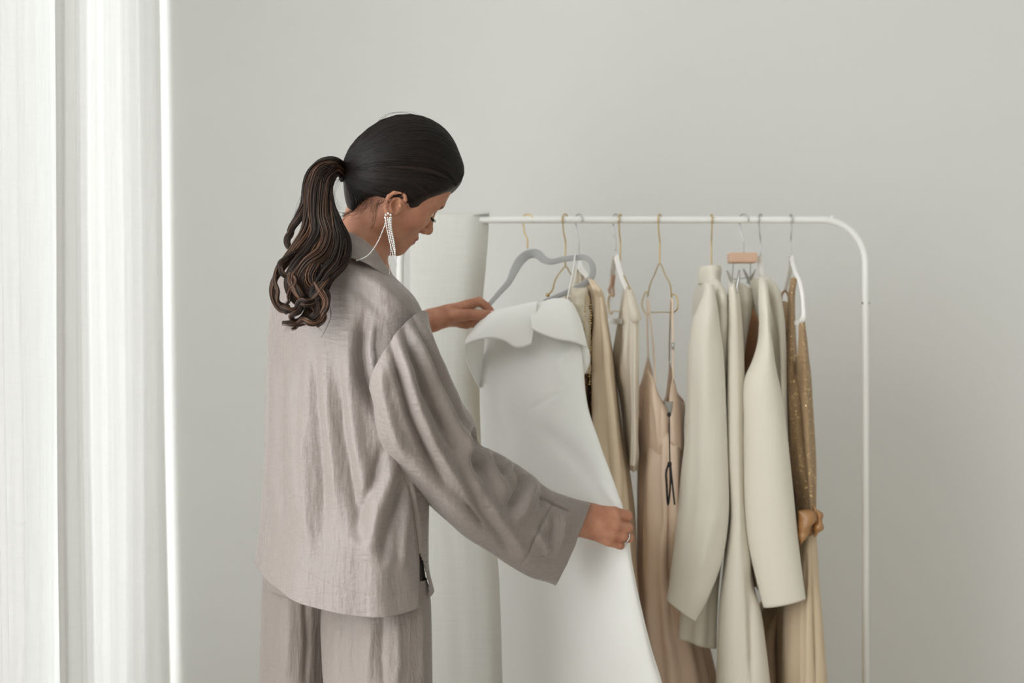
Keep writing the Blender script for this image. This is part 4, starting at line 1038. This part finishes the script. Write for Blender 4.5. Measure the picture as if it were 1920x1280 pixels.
# strands from the hairline to the tie, both sides
hl = resample(np.array([(858, 346), (848, 357), (830, 366), (806, 376), (793, 384), (784, 391), (774, 395), (768, 391), (763, 378), (759, 366), (753, 358), (744, 355), (735, 358), (727, 366), (720, 373), (707, 373), (694, 375), (682, 382), (668, 393), (656, 402)], float), 400)
paths, rads = [], []
NS, NP = 2200, 22
NEAR = []
for a in hl:
    r_ = P(a[0], a[1], HC[1])-HC
    yy = -math.sqrt(max(.0774**2-(r_[0]**2+r_[2]**2)*.62, .0004))
    d = np.array([r_[0], yy, r_[2]]); NEAR.append(d/np.linalg.norm(d))
NEAR = np.array(NEAR)
FRONT = np.array([1.0*(.086*FW+(.036+.022*(1-(q/.05)**2))*UP)+q*RT for q in np.linspace(-.02, .05, 200)])
FRONT /= np.linalg.norm(FRONT, axis=1, keepdims=True)
for i in range(NS):
    if i % 5 < 2:
        j = RNG.integers(0, 200); d = FRONT[j]; wu, wr = 1.0, (j/199-.29)*1.1
    else:
        j = RNG.integers(0, 400); d = NEAR[j]; wu, wr = (.42, .9) if j < 150 else (0, .18)
        if i % 2 and d@FW < .1: d = d-2*(d@RT)*RT
    d = d+RNG.normal(size=3)*.012; d /= np.linalg.norm(d)
    sgn = d@RT
    tgt = tdir+RT*(.06*np.sign(sgn))+RNG.normal(size=3)*.03; tgt /= np.linalg.norm(tgt)
    if sgn < 0 and i % 5 >= 2: wr = abs(wr)
    sg = (1 if i % 5 < 2 else np.sign(sgn))
    mid = (d+tgt)*.5+1.15*(UP*wu*RNG.uniform(.75, 1.25)+RT*sg*wr*RNG.uniform(.8, 1.2)); mid /= np.linalg.norm(mid)
    t = np.linspace(0, 1, NP)[:, None]
    mid = mid*1.15
    D_ = (1-t)**2*d+2*t*(1-t)*mid+t*t*tgt
    D_ /= np.linalg.norm(D_, axis=1, keepdims=True)
    paths.append(D_); rads.append(np.concatenate([[.0004], np.full(NP-2, RNG.uniform(.0004, .0009)), [.0005]]))
D_ = np.stack(paths); R_ = surf(D_)+RNG.uniform(-.0004, .0012, (NS, 1))
PT = HC+D_*R_[..., None]
V, F = tube_geo(list(PT), rads, 5, cap=False)
o = obj('hair_strands', V, np.array(F), M['hair'], hair); o['kind'] = 'stuff'

# baby hairs at the nape and temple
paths, rads = [], []
def wisp(pts, n, jit, r=.00028):
    for _ in range(n):
        p = [(x+random.gauss(0, jit), y+random.gauss(0, jit), d) for x, y, d in pts]
        q = resample(cr(PV(p), 30), 14); paths.append(q); rads.append(np.linspace(r, r*.4, 14))
wisp([(712, 374, 2.362), (706, 392, 2.366), (702, 410, 2.372), (694, 428, 2.385)], 9, 3, .0002)
wisp([(700, 376, 2.366), (696, 392, 2.372), (698, 404, 2.374), (700, 416, 2.378)], 7, 3, .0002)
wisp([(690, 380, 2.372), (680, 392, 2.378), (670, 398, 2.383), (656, 400, 2.39)], 12, 5, .0002)
wisp([(722, 372, 2.358), (716, 380, 2.36), (706, 385, 2.366), (702, 398, 2.371)], 7, 3, .0002)
wisp([(736, 366, 2.362), (748, 370, 2.362), (758, 378, 2.366), (768, 392, 2.37)], 3, 1)
wisp([(690, 255, 2.40), (730, 214, 2.42), (775, 213, 2.43), (815, 236, 2.44)], 4, 2.5, .00018)
wisp([(640, 405, 2.37), (650, 400, 2.375), (662, 393, 2.38), (672, 386, 2.385)], 14, 4)
V, F = tube_geo(paths, rads, 4, cap=False)
o = obj('loose_hair', V, np.array(F), M['hair'], hair); o['kind'] = 'stuff'

# hair elastic
n_ = tdir; e1 = np.cross(n_, (0, 1, 0)); e1 /= np.linalg.norm(e1); e2 = np.cross(n_, e1); a = np.linspace(0, 2*PI, 41)
TC = P(642, 321, 2.403)
parts = [tube_geo([TC+n_*o_+(e1*np.cos(a)[:, None]*.0150+e2*np.sin(a)[:, None]*.0125)], [.0034], 8, cap=False) for o_ in (-.004, .002)]
V, F = join_geo(parts); tag(obj('hair_tie', V, F, M['tie'], person), 'black hair elastic')

# ponytail: waved locks
LOCKS = [
 (70, [(644, 316, 2.400), (628, 306, 2.385), (606, 308, 2.365), (586, 325, 2.35), (575, 352, 2.34), (572, 388, 2.33), (560, 414, 2.32), (543, 430, 2.315), (538, 446, 2.31), (547, 462, 2.305), (560, 472, 2.30)], [11, 12, 12, 11, 10, 9, 7, 6, 6, 5, 3]),
 (80, [(644, 318, 2.398), (622, 308, 2.37), (598, 316, 2.35), (583, 345, 2.335), (582, 395, 2.32), (576, 435, 2.31), (556, 464, 2.30), (532, 488, 2.295), (518, 520, 2.29), (517, 555, 2.29), (526, 583, 2.29), (537, 592, 2.29)], [11, 13, 13, 13, 13, 12, 10, 8, 4.5, 4, 3.5, 2]),
 (90, [(644, 320, 2.398), (622, 311, 2.37), (602, 320, 2.345), (592, 350, 2.33), (592, 395, 2.31), (597, 432, 2.30), (578, 466, 2.29), (554, 496, 2.285), (545, 530, 2.285), (558, 560, 2.285), (574, 580, 2.28), (560, 600, 2.28), (530, 609, 2.28)], [11, 13, 14, 14, 14, 14, 13, 12, 9, 8, 8, 6, 3]),
 (90, [(645, 322, 2.398), (624, 314, 2.37), (608, 330, 2.345), (603, 365, 2.325), (604, 405, 2.305), (614, 440, 2.295), (606, 472, 2.285), (580, 500, 2.28), (566, 530, 2.28), (576, 562, 2.28), (594, 585, 2.275), (584, 603, 2.275), (556, 612, 2.275)], [11, 12, 13, 13, 14, 15, 15, 14, 12, 10, 9, 7, 3]),
 (90, [(645, 324, 2.398), (626, 318, 2.372), (613, 345, 2.345), (613, 385, 2.325), (622, 422, 2.305), (634, 455, 2.295), (630, 488, 2.285), (606, 515, 2.28), (592, 545, 2.278), (600, 575, 2.276), (606, 592, 2.275), (590, 606, 2.275)], [10, 11, 11, 12, 14, 16, 16, 15, 12, 9, 7, 3]),
 (80, [(645, 326, 2.398), (630, 322, 2.375), (617, 345, 2.35), (619, 380, 2.33), (632, 415, 2.315), (645, 450, 2.305), (642, 485, 2.295), (628, 515, 2.288), (610, 540, 2.283), (596, 560, 2.28), (576, 575, 2.28)], [9, 10, 9, 9, 10, 11, 11, 10, 8, 6, 3]),
 (50, [(642, 322, 2.395), (615, 318, 2.365), (600, 345, 2.34), (604, 400, 2.315), (600, 450, 2.30), (590, 490, 2.285), (586, 525, 2.28), (600, 545, 2.275), (612, 565, 2.275), (608, 590, 2.27)], [9, 11, 12, 13, 14, 15, 13, 10, 7, 4]),
 (40, [(590, 470, 2.295), (566, 486, 2.285), (548, 505, 2.28), (545, 528, 2.275), (556, 545, 2.272), (568, 556, 2.27), (560, 570, 2.27), (542, 580, 2.27), (526, 578, 2.27), (524, 566, 2.275)], [6, 7, 7, 7, 7, 6, 5, 5, 4, 2]),
 (24, [(560, 470, 2.295), (538, 482, 2.285), (524, 496, 2.28), (532, 512, 2.277), (546, 520, 2.275), (552, 538, 2.275), (540, 556, 2.275), (532, 570, 2.275)], [5, 5, 4, 4, 4, 3.5, 3, 2]),
 (10, [(540, 480, 2.285), (520, 500, 2.28), (516, 530, 2.28), (522, 555, 2.28), (535, 575, 2.28), (548, 585, 2.28)], [3, 3, 4, 4, 3, 2]),
 (40, [(616, 520, 2.28), (604, 540, 2.272), (590, 560, 2.268), (574, 568, 2.266), (560, 574, 2.266), (552, 590, 2.268), (556, 602, 2.27)], [6, 8, 8, 8, 8, 6, 3]),
 (40, [(590, 530, 2.275), (600, 545, 2.27), (610, 560, 2.268), (611, 580, 2.268), (600, 597, 2.268), (580, 604, 2.268), (560, 606, 2.27), (545, 612, 2.27)], [7, 7, 6, 6, 5, 5, 4, 2]),
]
pony = tag(empty('ponytail', TC), 'long wavy brown ponytail with lighter streaks falling over the back')
pony.parent = person; pony.location = (0, 0, 0); ROOTLOC[pony.name] = ROOTLOC[person.name]
for li, (n, g, rad) in enumerate(LOCKS):
    C = cr(np.array(g, float), 64); Rr = cr(np.array(rad, float)[:, None], 64)[:, 0]
    C = np.stack([P(*c) for c in C]); Rm = Rr/FPX*2.3
    T = np.gradient(C, axis=0); T /= np.linalg.norm(T, axis=1, keepdims=True)
    N = np.cross(T, np.array([0, 1., 0])); s_ = np.linspace(0, 1, 64)
    C = C+N*(.0045*np.clip(s_*2-.5, 0, 1)*np.sin(s_*19+li*1.9))[:, None]+np.array([0, 1., 0])*(.005*np.clip(s_*2-.5, 0, 1)*np.cos(s_*19+li*1.9))[:, None]
    T = np.gradient(C, axis=0); T /= np.linalg.norm(T, axis=1, keepdims=True)
    N = np.cross(T, np.array([0, 1., 0])); N /= np.maximum(np.linalg.norm(N, axis=1, keepdims=True), 1e-6); Bn = np.cross(T, N)
    paths, rads = [], []
    s_ = np.linspace(0, 1, 64)
    n = int(n*1.5)
    for j in range(n):
        ang = RNG.uniform(0, 2*PI); rr_ = math.sqrt(RNG.uniform(0, 1)); tw = RNG.normal(1.3, .5)
        A_ = ang+tw*s_*2.4
        jit = .0016*np.sin(s_*RNG.uniform(5, 12)+RNG.uniform(0, 6))*s_
        end = int(64*RNG.uniform(.84, 1.0)) if RNG.uniform() < .6 else 64
        off = N*(np.cos(A_)*rr_*Rm+jit)[:, None]+Bn*(np.sin(A_)*rr_*Rm*.75)[:, None]
        paths.append((C+off)[:end]); r0 = RNG.uniform(.0006, .0013); rads.append(r0*np.clip(np.minimum(np.linspace(.4, 6, end), np.linspace(4, .15, end)), 0, 1))
    V, F = tube_geo(paths, rads, 5, cap=False)
    o = obj('hair_lock', V, np.array(F), M['pony'], pony)
paths, rads = [], []
wisp([(606, 585, 2.27), (617, 570, 2.275), (620, 590, 2.275), (612, 615, 2.275), (602, 634, 2.278)], 3, 1.0, .0003)
wisp([(575, 345, 2.34), (562, 375, 2.335), (556, 400, 2.33), (552, 420, 2.33)], 8, 4, .0002)
wisp([(640, 330, 2.40), (628, 350, 2.39), (628, 372, 2.39), (640, 392, 2.39)], 7, 3, .0002)
wisp([(590, 600, 2.27), (570, 608, 2.27), (550, 614, 2.27), (534, 620, 2.27)], 8, 3, .00025)
wisp([(598, 560, 2.268), (600, 585, 2.266), (596, 604, 2.266), (598, 616, 2.268)], 5, 2, .0003)
V, F = tube_geo(paths, rads, 4, cap=False)
o = obj('loose_hair', V, np.array(F), M['pony'], pony); o['kind'] = 'stuff'

# earring: crystal chains
er = tag(empty('earring', P(728, 404, 2.355)), 'long crystal chain earring')
er.parent = person; er.location = (0, 0, 0); ROOTLOC[er.name] = ROOTLOC[person.name]
def chain(pts, r, step):
    C = PV(pts); C = resample(cr(C, 300), 200)
    L = np.linalg.norm(np.diff(C, axis=0), axis=1).sum(); n = max(2, int(L/step))
    C = resample(C, n)
    V, F = join_geo([ball_geo(c, r, 8, 6) for c in C])
    obj('crystal_chain', V, F, M['crystal'], er)
chain([(722, 408, 2.348), (724, 402, 2.346), (728, 400, 2.345), (732, 402, 2.346), (733, 408, 2.347)], .0021, .0036)
chain([(723, 408, 2.346), (722, 420, 2.342), (716, 436, 2.338), (709, 452, 2.334), (699, 468, 2.328), (689, 479, 2.322), (678, 485, 2.318), (669, 488, 2.316)], .0012, .0025)
chain([(723, 410, 2.345), (725, 425, 2.342), (729, 445, 2.341), (734, 466, 2.341), (737, 478, 2.342)], .0014, .0027)
chain([(727, 408, 2.344), (729, 425, 2.341), (733, 447, 2.34), (737, 462, 2.34), (741, 480, 2.341), (742.5, 497, 2.342)], .0013, .0026)
chain([(731, 408, 2.344), (732, 425, 2.341), (736, 445, 2.34), (739, 458, 2.34), (741, 474, 2.341)], .0014, .0027)
chain([(733, 408, 2.345), (734, 428, 2.342), (737, 444, 2.341), (739, 456, 2.341)], .0013, .0026)
chain([(729, 410, 2.347), (731, 440, 2.346), (732, 470, 2.346), (731, 495, 2.347), (730, 514, 2.348)], .0009, .0024)
# ------------------------------------------------------------------ shirt and trousers
RS = [  # back folds
 ([(684, 590), (676, 620), (674, 660), (680, 700), (692, 735), (706, 780)], -.014, 10), ([(700, 600), (694, 650), (700, 700)], .005, 9),
 ([(658, 630), (656, 720), (668, 830), (690, 920), (700, 990)], .007, 16), ([(640, 690), (644, 800), (660, 900), (672, 1000)], -.006, 11),
 ([(612, 660), (617, 780), (627, 880), (632, 960)], .005, 10), ([(590, 640), (594, 760), (602, 900), (606, 1010)], -.006, 10),
 ([(552, 640), (549, 760), (556, 880), (566, 1000)], .006, 9), ([(530, 640), (527, 760), (524, 900), (530, 1010)], -.005, 9),
 ([(515, 640), (512, 800), (506, 960)], .005, 7), ([(570, 780), (574, 900), (582, 1040)], .004, 8),
 ([(745, 850), (730, 900), (708, 960), (690, 1040)], .008, 13), ([(755, 890), (745, 940), (724, 1000), (716, 1060)], -.007, 10), ([(720, 830), (700, 900), (670, 980)], -.006, 10),
 ([(765, 930), (758, 1000), (755, 1070)], .005, 8), ([(640, 1000), (700, 1040), (760, 1060)], .003, 12),

 ([(768, 900), (778, 960), (785, 1030), (787, 1080)], -.004, 3.0), ([(773, 900), (783, 960), (790, 1030)], .002, 4),
 ([(655, 505), (700, 530), (740, 560), (765, 590)], .004, 10), ([(640, 520), (690, 560), (730, 600)], -.003, 12), ([(560, 640), (590, 560), (620, 520)], .003, 14),
]
RS = [(a, b*1.4, c) for a, b, c in RS]
shirt = loft('shirt', [S(648, 458, 722, 498, 2.425, .046, .02), S(606, 456, 735, 518, 2.425, .072, .035), S(560, 464, 766, 548, 2.425, .098, .05), S(531, 488, 790, 590, 2.425, .110, .055), S(516, 530, 806, 650, 2.425, .116, .055, my=4), S(509, 600, 806, 720, 2.425, .12, .055, my=10),
      S(506, 690, 800, 790, 2.425, .122, .05, my=16), S(503, 790, 797, 870, 2.425, .122, .05, my=22), S(499, 890, 798, 950, 2.425, .122, .05, my=28), S(494, 970, 799, 1020, 2.425, .128, .05, my=32), S(490, 1015, 802, 1068, 2.425, .134, .05, my=40), S(486, 1038, 811, 1104, 2.425, .136, .05, my=50)],
     M['shirt'], person, nu=300, nv=300, ridges=RS, fold=[(7, .0006, .003, .4), (13, .0, .0018, 1.2)], wav=[(21, 60, .0009, (1, 1, .25)), (22, 22, .0014, (1, 1, .4))], solid=.0016)
tag(shirt, 'loose taupe satin shirt with collar and side slits')
# hem seam and side seam as stitched ridges
def seam(name, pts, lift, r=.0011, parent=None, mat=None):
    dg = bpy.context.evaluated_depsgraph_get()
    from mathutils.bvhtree import BVHTree
    me = parent.data; off = ROOTLOC[parent.name]
    co = np.zeros(len(me.vertices)*3); me.vertices.foreach_get('co', co); co = co.reshape(-1, 3)+off
    bt = BVHTree.FromPolygons(co.tolist(), [tuple(p.vertices) for p in me.polygons])
    C = resample(cr(np.array(pts, float), 200), 120); out = []
    for a, b in C:
        dr = Vector(P(a, b, 1.0)-P(960, 640, 0)); o = Vector((0, 0, CAMZ)); dr.normalize()
        h = bt.ray_cast(o, dr)
        if h[0] is not None: out.append(np.array(h[0])-np.array(dr)*lift)
    if len(out) > 3:
        V, F = tube_geo([np.array(out)], [r], 6); return obj(name, V, F, mat or M['seam'], parent)
seam('hem_seam', [(492, 1005), (520, 1032), (560, 1062), (600, 1085), (640, 1102), (690, 1113), (740, 1113), (778, 1106)], .0004, .0008, shirt, M['shirt'])
seam('side_seam', [(757, 894), (768, 930), (778, 975), (784, 1020), (786, 1060), (785, 1120)], .0005, .0009, shirt)
# side slit: an open wedge between the back and the front panel
import bmesh
bm = bmesh.new(); bm.from_mesh(shirt.data); off = ROOTLOC[shirt.name]
SLIT = np.array([(786, 1034), (794, 1052), (799, 1072), (804, 1092), (805, 1135), (785, 1135), (785, 1090)], float)
kill = []
for f in bm.faces:
    c = np.array(f.calc_center_median())+off
    if c[1] > 2.40: continue
    a_, b_ = proj(c)
    if 780 < a_ < 812 and 1030 < b_ < 1140 and polyd(np.array([a_]), np.array([b_]), SLIT)[0] < 0: kill.append(f)
bmesh.ops.delete(bm, geom=kill, context='FACES'); bm.to_mesh(shirt.data); bm.free()

# right sleeve, reaching to the dress
SR = [
 ([(732, 640), (748, 700), (770, 780), (800, 850), (836, 910)], -.010, 8), ([(742, 622), (762, 690), (786, 765), (814, 830), (850, 890), (890, 950)], .008, 9),
 ([(756, 612), (776, 670), (800, 735), (828, 795), (858, 845)], -.009, 8), ([(766, 604), (790, 660), (816, 720), (845, 780), (872, 830), (895, 880)], .008, 8),
 ([(716, 680), (722, 740), (738, 800), (762, 850)], .005, 9), ([(728, 770), (752, 830), (800, 895), (860, 955), (920, 1005)], .005, 14),
 ([(774, 590), (796, 640), (822, 700), (848, 760), (868, 800)], -.004, 5), ([(784, 590), (806, 640), (832, 705), (858, 765), (880, 800)], .005, 7),
 ([(893, 800), (886, 830), (886, 860), (900, 890)], -.013, 10), ([(880, 800), (872, 850), (880, 890), (905, 930)], .007, 10),
 ([(905, 840), (915, 870), (935, 905), (950, 935)], .009, 12), ([(928, 845), (930, 870), (945, 895)], -.007, 7), ([(948, 862), (952, 885), (966, 910)], .007, 8), ([(966, 872), (968, 890), (972, 905)], -.006, 6),
 ([(984, 888), (980, 905), (966, 935), (955, 960)], -.009, 9), ([(1000, 895), (996, 915), (985, 945), (968, 975)], .006, 9), ([(1016, 906), (1020, 930), (1012, 955)], -.004, 7),
 ([(870, 900), (900, 950), (940, 1000), (965, 1040)], -.005, 12), ([(910, 930), (935, 975), (970, 1020), (985, 1050)], .006, 12), ([(870, 940), (885, 960), (905, 985)], -.004, 4),
 ([(975, 1060), (995, 1025), (1020, 975), (1042, 935)], -.0030, 3.5), ([(1000, 990), (1015, 1010), (1030, 1040)], .004, 7), ([(1035, 960), (1040, 990), (1030, 1020)], -.004, 7), ([(1060, 960), (1055, 1000), (1040, 1050)], .003, 7),
 ([(1004, 924), (1030, 940), (1055, 953), (1079, 962)], -.003, 3),
]
SR = [(a, b*1.45, c) for a, b, c in SR]
slv = loft('sleeve', [S(790, 583, 707, 735, 2.305, .062, .0, -30, 12), S(800, 606, 705, 752, 2.305, .070, .0, -20, 8), S(818, 648, 707, 785, 2.31, .075, 0, -10, 4), S(844, 722, 722, 848, 2.33, .076), S(868, 762, 757, 893, 2.35, .074), S(890, 798, 800, 936, 2.375, .072), S(897, 832, 848, 984, 2.40, .068),
      S(944, 856, 896, 1022, 2.435, .064), S(994, 889, 950, 1056, 2.475, .058), S(1038, 920, 998, 1080, 2.51, .050), S(1074, 933, 1020, 1088, 2.53, .044), S(1106, 944, 1041, 1097, 2.55, .038)],
     M['shirt'], shirt, nu=260, nv=320, ridges=SR, wav=[(31, 75, .0010, (1, 1, 1)), (32, 30, .0015, (1, 1, 1))], solid=.0016)
tag(slv, 'wide right sleeve reaching to the dress')
seam('shoulder_seam', [(786, 583), (776, 584), (766, 589), (752, 604), (737, 624), (723, 648), (713, 672), (708, 694), (706, 716)], .0002, .0008, slv)
seam('cuff_seam', [(977, 1062), (990, 1036), (1005, 1005), (1022, 975), (1034, 950)], .0003, .0008, slv, M['shirt'])
seam('cuff_vent', [(1004, 924), (1030, 940), (1055, 953), (1079, 962)], .0002, .0008, slv)
# left sleeve, behind the body, pushed up at the wrist
loft('sleeve', [S(520, 520, 600, 640, 2.54, .07), S(560, 530, 640, 690, 2.62, .07), S(610, 560, 680, 690, 2.70, .06), S(680, 565, 720, 660, 2.75, .05), S(745, 572, 760, 635, 2.78, .035)], M['shirt'], shirt, nu=60, nv=60)

# collar: standing band folded over, open at the front
cc = [(650, 436, 2.375), (660, 437, 2.367), (677, 447, 2.360), (700, 467, 2.358), (718, 492, 2.362), (734, 519, 2.385)]
strip('collar', [[P(645, 440, 2.40)]+[P(*p) for p in cc], [P(640, 446, 2.385)]+[P(a-4, b+8, d-.016) for a, b, d in cc],
      [P(634, 464, 2.38), P(643, 470, 2.348), P(654, 474, 2.335), P(671, 482, 2.327), P(689, 489, 2.325), P(708, 501, 2.332), P(733, 524, 2.372)],
      [P(632, 474, 2.38), P(642, 478, 2.345), P(652, 480, 2.330), P(670, 486, 2.324), P(688, 493, 2.322), P(707, 506, 2.330), P(733, 530, 2.372)]], M['shirt'], shirt, nu=80, nv=30, solid=.0022, wav=[(3, 60, .0006, (1, 1, 1))])
strip('collar', [[P(646, 440, 2.42), P(652, 432, 2.46), P(672, 444, 2.49), P(700, 468, 2.488), P(720, 494, 2.47), P(735, 521, 2.43)],
      [P(640, 452, 2.42), P(644, 446, 2.48), P(668, 458, 2.515), P(698, 482, 2.51), P(720, 506, 2.485), P(736, 526, 2.432)],
      [P(634, 474, 2.42), P(640, 466, 2.50), P(664, 480, 2.53), P(696, 500, 2.52), P(720, 520, 2.49), P(737, 534, 2.432)]], M['shirt'], shirt, nu=60, nv=20, solid=.0022)
strip('placket', [[P(728, 508, 2.392), P(733, 519, 2.40), P(736, 527, 2.41)], [P(738, 524, 2.384), P(744, 530, 2.395), P(747, 534, 2.41)], [P(762, 548, 2.378), P(768, 553, 2.39), P(772, 558, 2.41)], [P(784, 578, 2.375), P(790, 582, 2.388), P(793, 588, 2.41)]], M['shirt'], shirt, nu=20, nv=40, solid=.002)

# trousers
TR = [([(600, 1120), (604, 1200), (606, 1300)], .004, 6), ([(540, 1070), (544, 1180), (536, 1300)], .005, 8), ([(520, 1060), (516, 1180), (520, 1300)], -.005, 7), ([(570, 1090), (576, 1200), (570, 1300)], -.005, 7),
      ([(640, 1150), (634, 1220), (636, 1300)], .005, 8), ([(700, 1160), (694, 1220), (690, 1300)], .006, 7), ([(720, 1150), (716, 1230), (720, 1300)], -.006, 7), ([(668, 1160), (664, 1240), (668, 1300)], -.004, 8), ([(745, 1150), (748, 1240), (742, 1300)], .004, 7), ([(790, 1120), (789, 1220), (790, 1300)], .003, 6)]
tr_ = loft('trousers', [S(520, 930, 780, 960, 2.43, .08, .04), S(508, 1000, 790, 1030, 2.43, .09, .04), S(502, 1060, 799, 1100, 2.43, .092, .04), S(502, 1100, 803, 1140, 2.43, .09, .04)], M['trouser'], person, nu=120, nv=40)
tag(tr_, 'loose taupe trousers with wide straight legs')
def leg(secs, rid, seed):
    return loft('trouser_leg', secs, M['trouser'], tr_, nu=160, nv=200, ridges=rid, fold=[(5, .001, .004, .3)], wav=[(seed, 50, .0009, (1, 1, .3)), (seed+1, 22, .0014, (1, 1, .3))], solid=.0015)
leg([S(500, 1040, 640, 1080, 2.49, .085, .02), S(498, 1090, 622, 1120, 2.49, .085, .02), S(496, 1150, 613, 1170, 2.49, .082, .02), S(494, 1220, 613, 1230, 2.49, .08, .02), S(492, 1290, 614, 1295, 2.49, .08, .02), S(486, 1600, 622, 1600, 2.48, .08, .02), S(478, 1945, 634, 1945, 2.47, .082, .02)], TR, 41)
lr = leg([S(612, 1050, 798, 1085, 2.405, .075, .03), S(607, 1110, 804, 1120, 2.405, .080, .03), S(607, 1170, 805, 1170, 2.40, .085, .03), S(609, 1230, 805, 1230, 2.39, .09, .03), S(611, 1290, 805, 1290, 2.375, .096, .03), S(618, 1600, 806, 1600, 2.36, .095, .03), S(622, 1960, 812, 1960, 2.35, .095, .03)], TR, 44)
seam('leg_seam', [(770, 1142), (769, 1180), (768, 1230), (769, 1279)], .0002, .0009, lr)
# ------------------------------------------------------------------ camera
cam = bpy.data.cameras.new('camera'); co = bpy.data.objects.new('camera', cam); COL.objects.link(co)
co.location = (0, 0, CAMZ); co.rotation_euler = (PI/2, 0, 0)
cam.sensor_width = 36; cam.lens = 50; cam.clip_start = .05
cam.dof.use_dof = True; cam.dof.focus_distance = 2.40; cam.dof.aperture_fstop = 3.2
SC.camera = co
vs = SC.view_settings
vs.view_transform = 'Standard'; vs.look = 'None'; vs.gamma = 1; vs.use_curve_mapping = False
vs.exposure = -0.45
SC.cycles.use_denoising = True; SC.cycles.adaptive_threshold = .015
SC.cycles.max_bounces = 10; SC.cycles.diffuse_bounces = 6; SC.cycles.transmission_bounces = 6; SC.cycles.transparent_max_bounces = 12
bpy.context.view_layer.update()
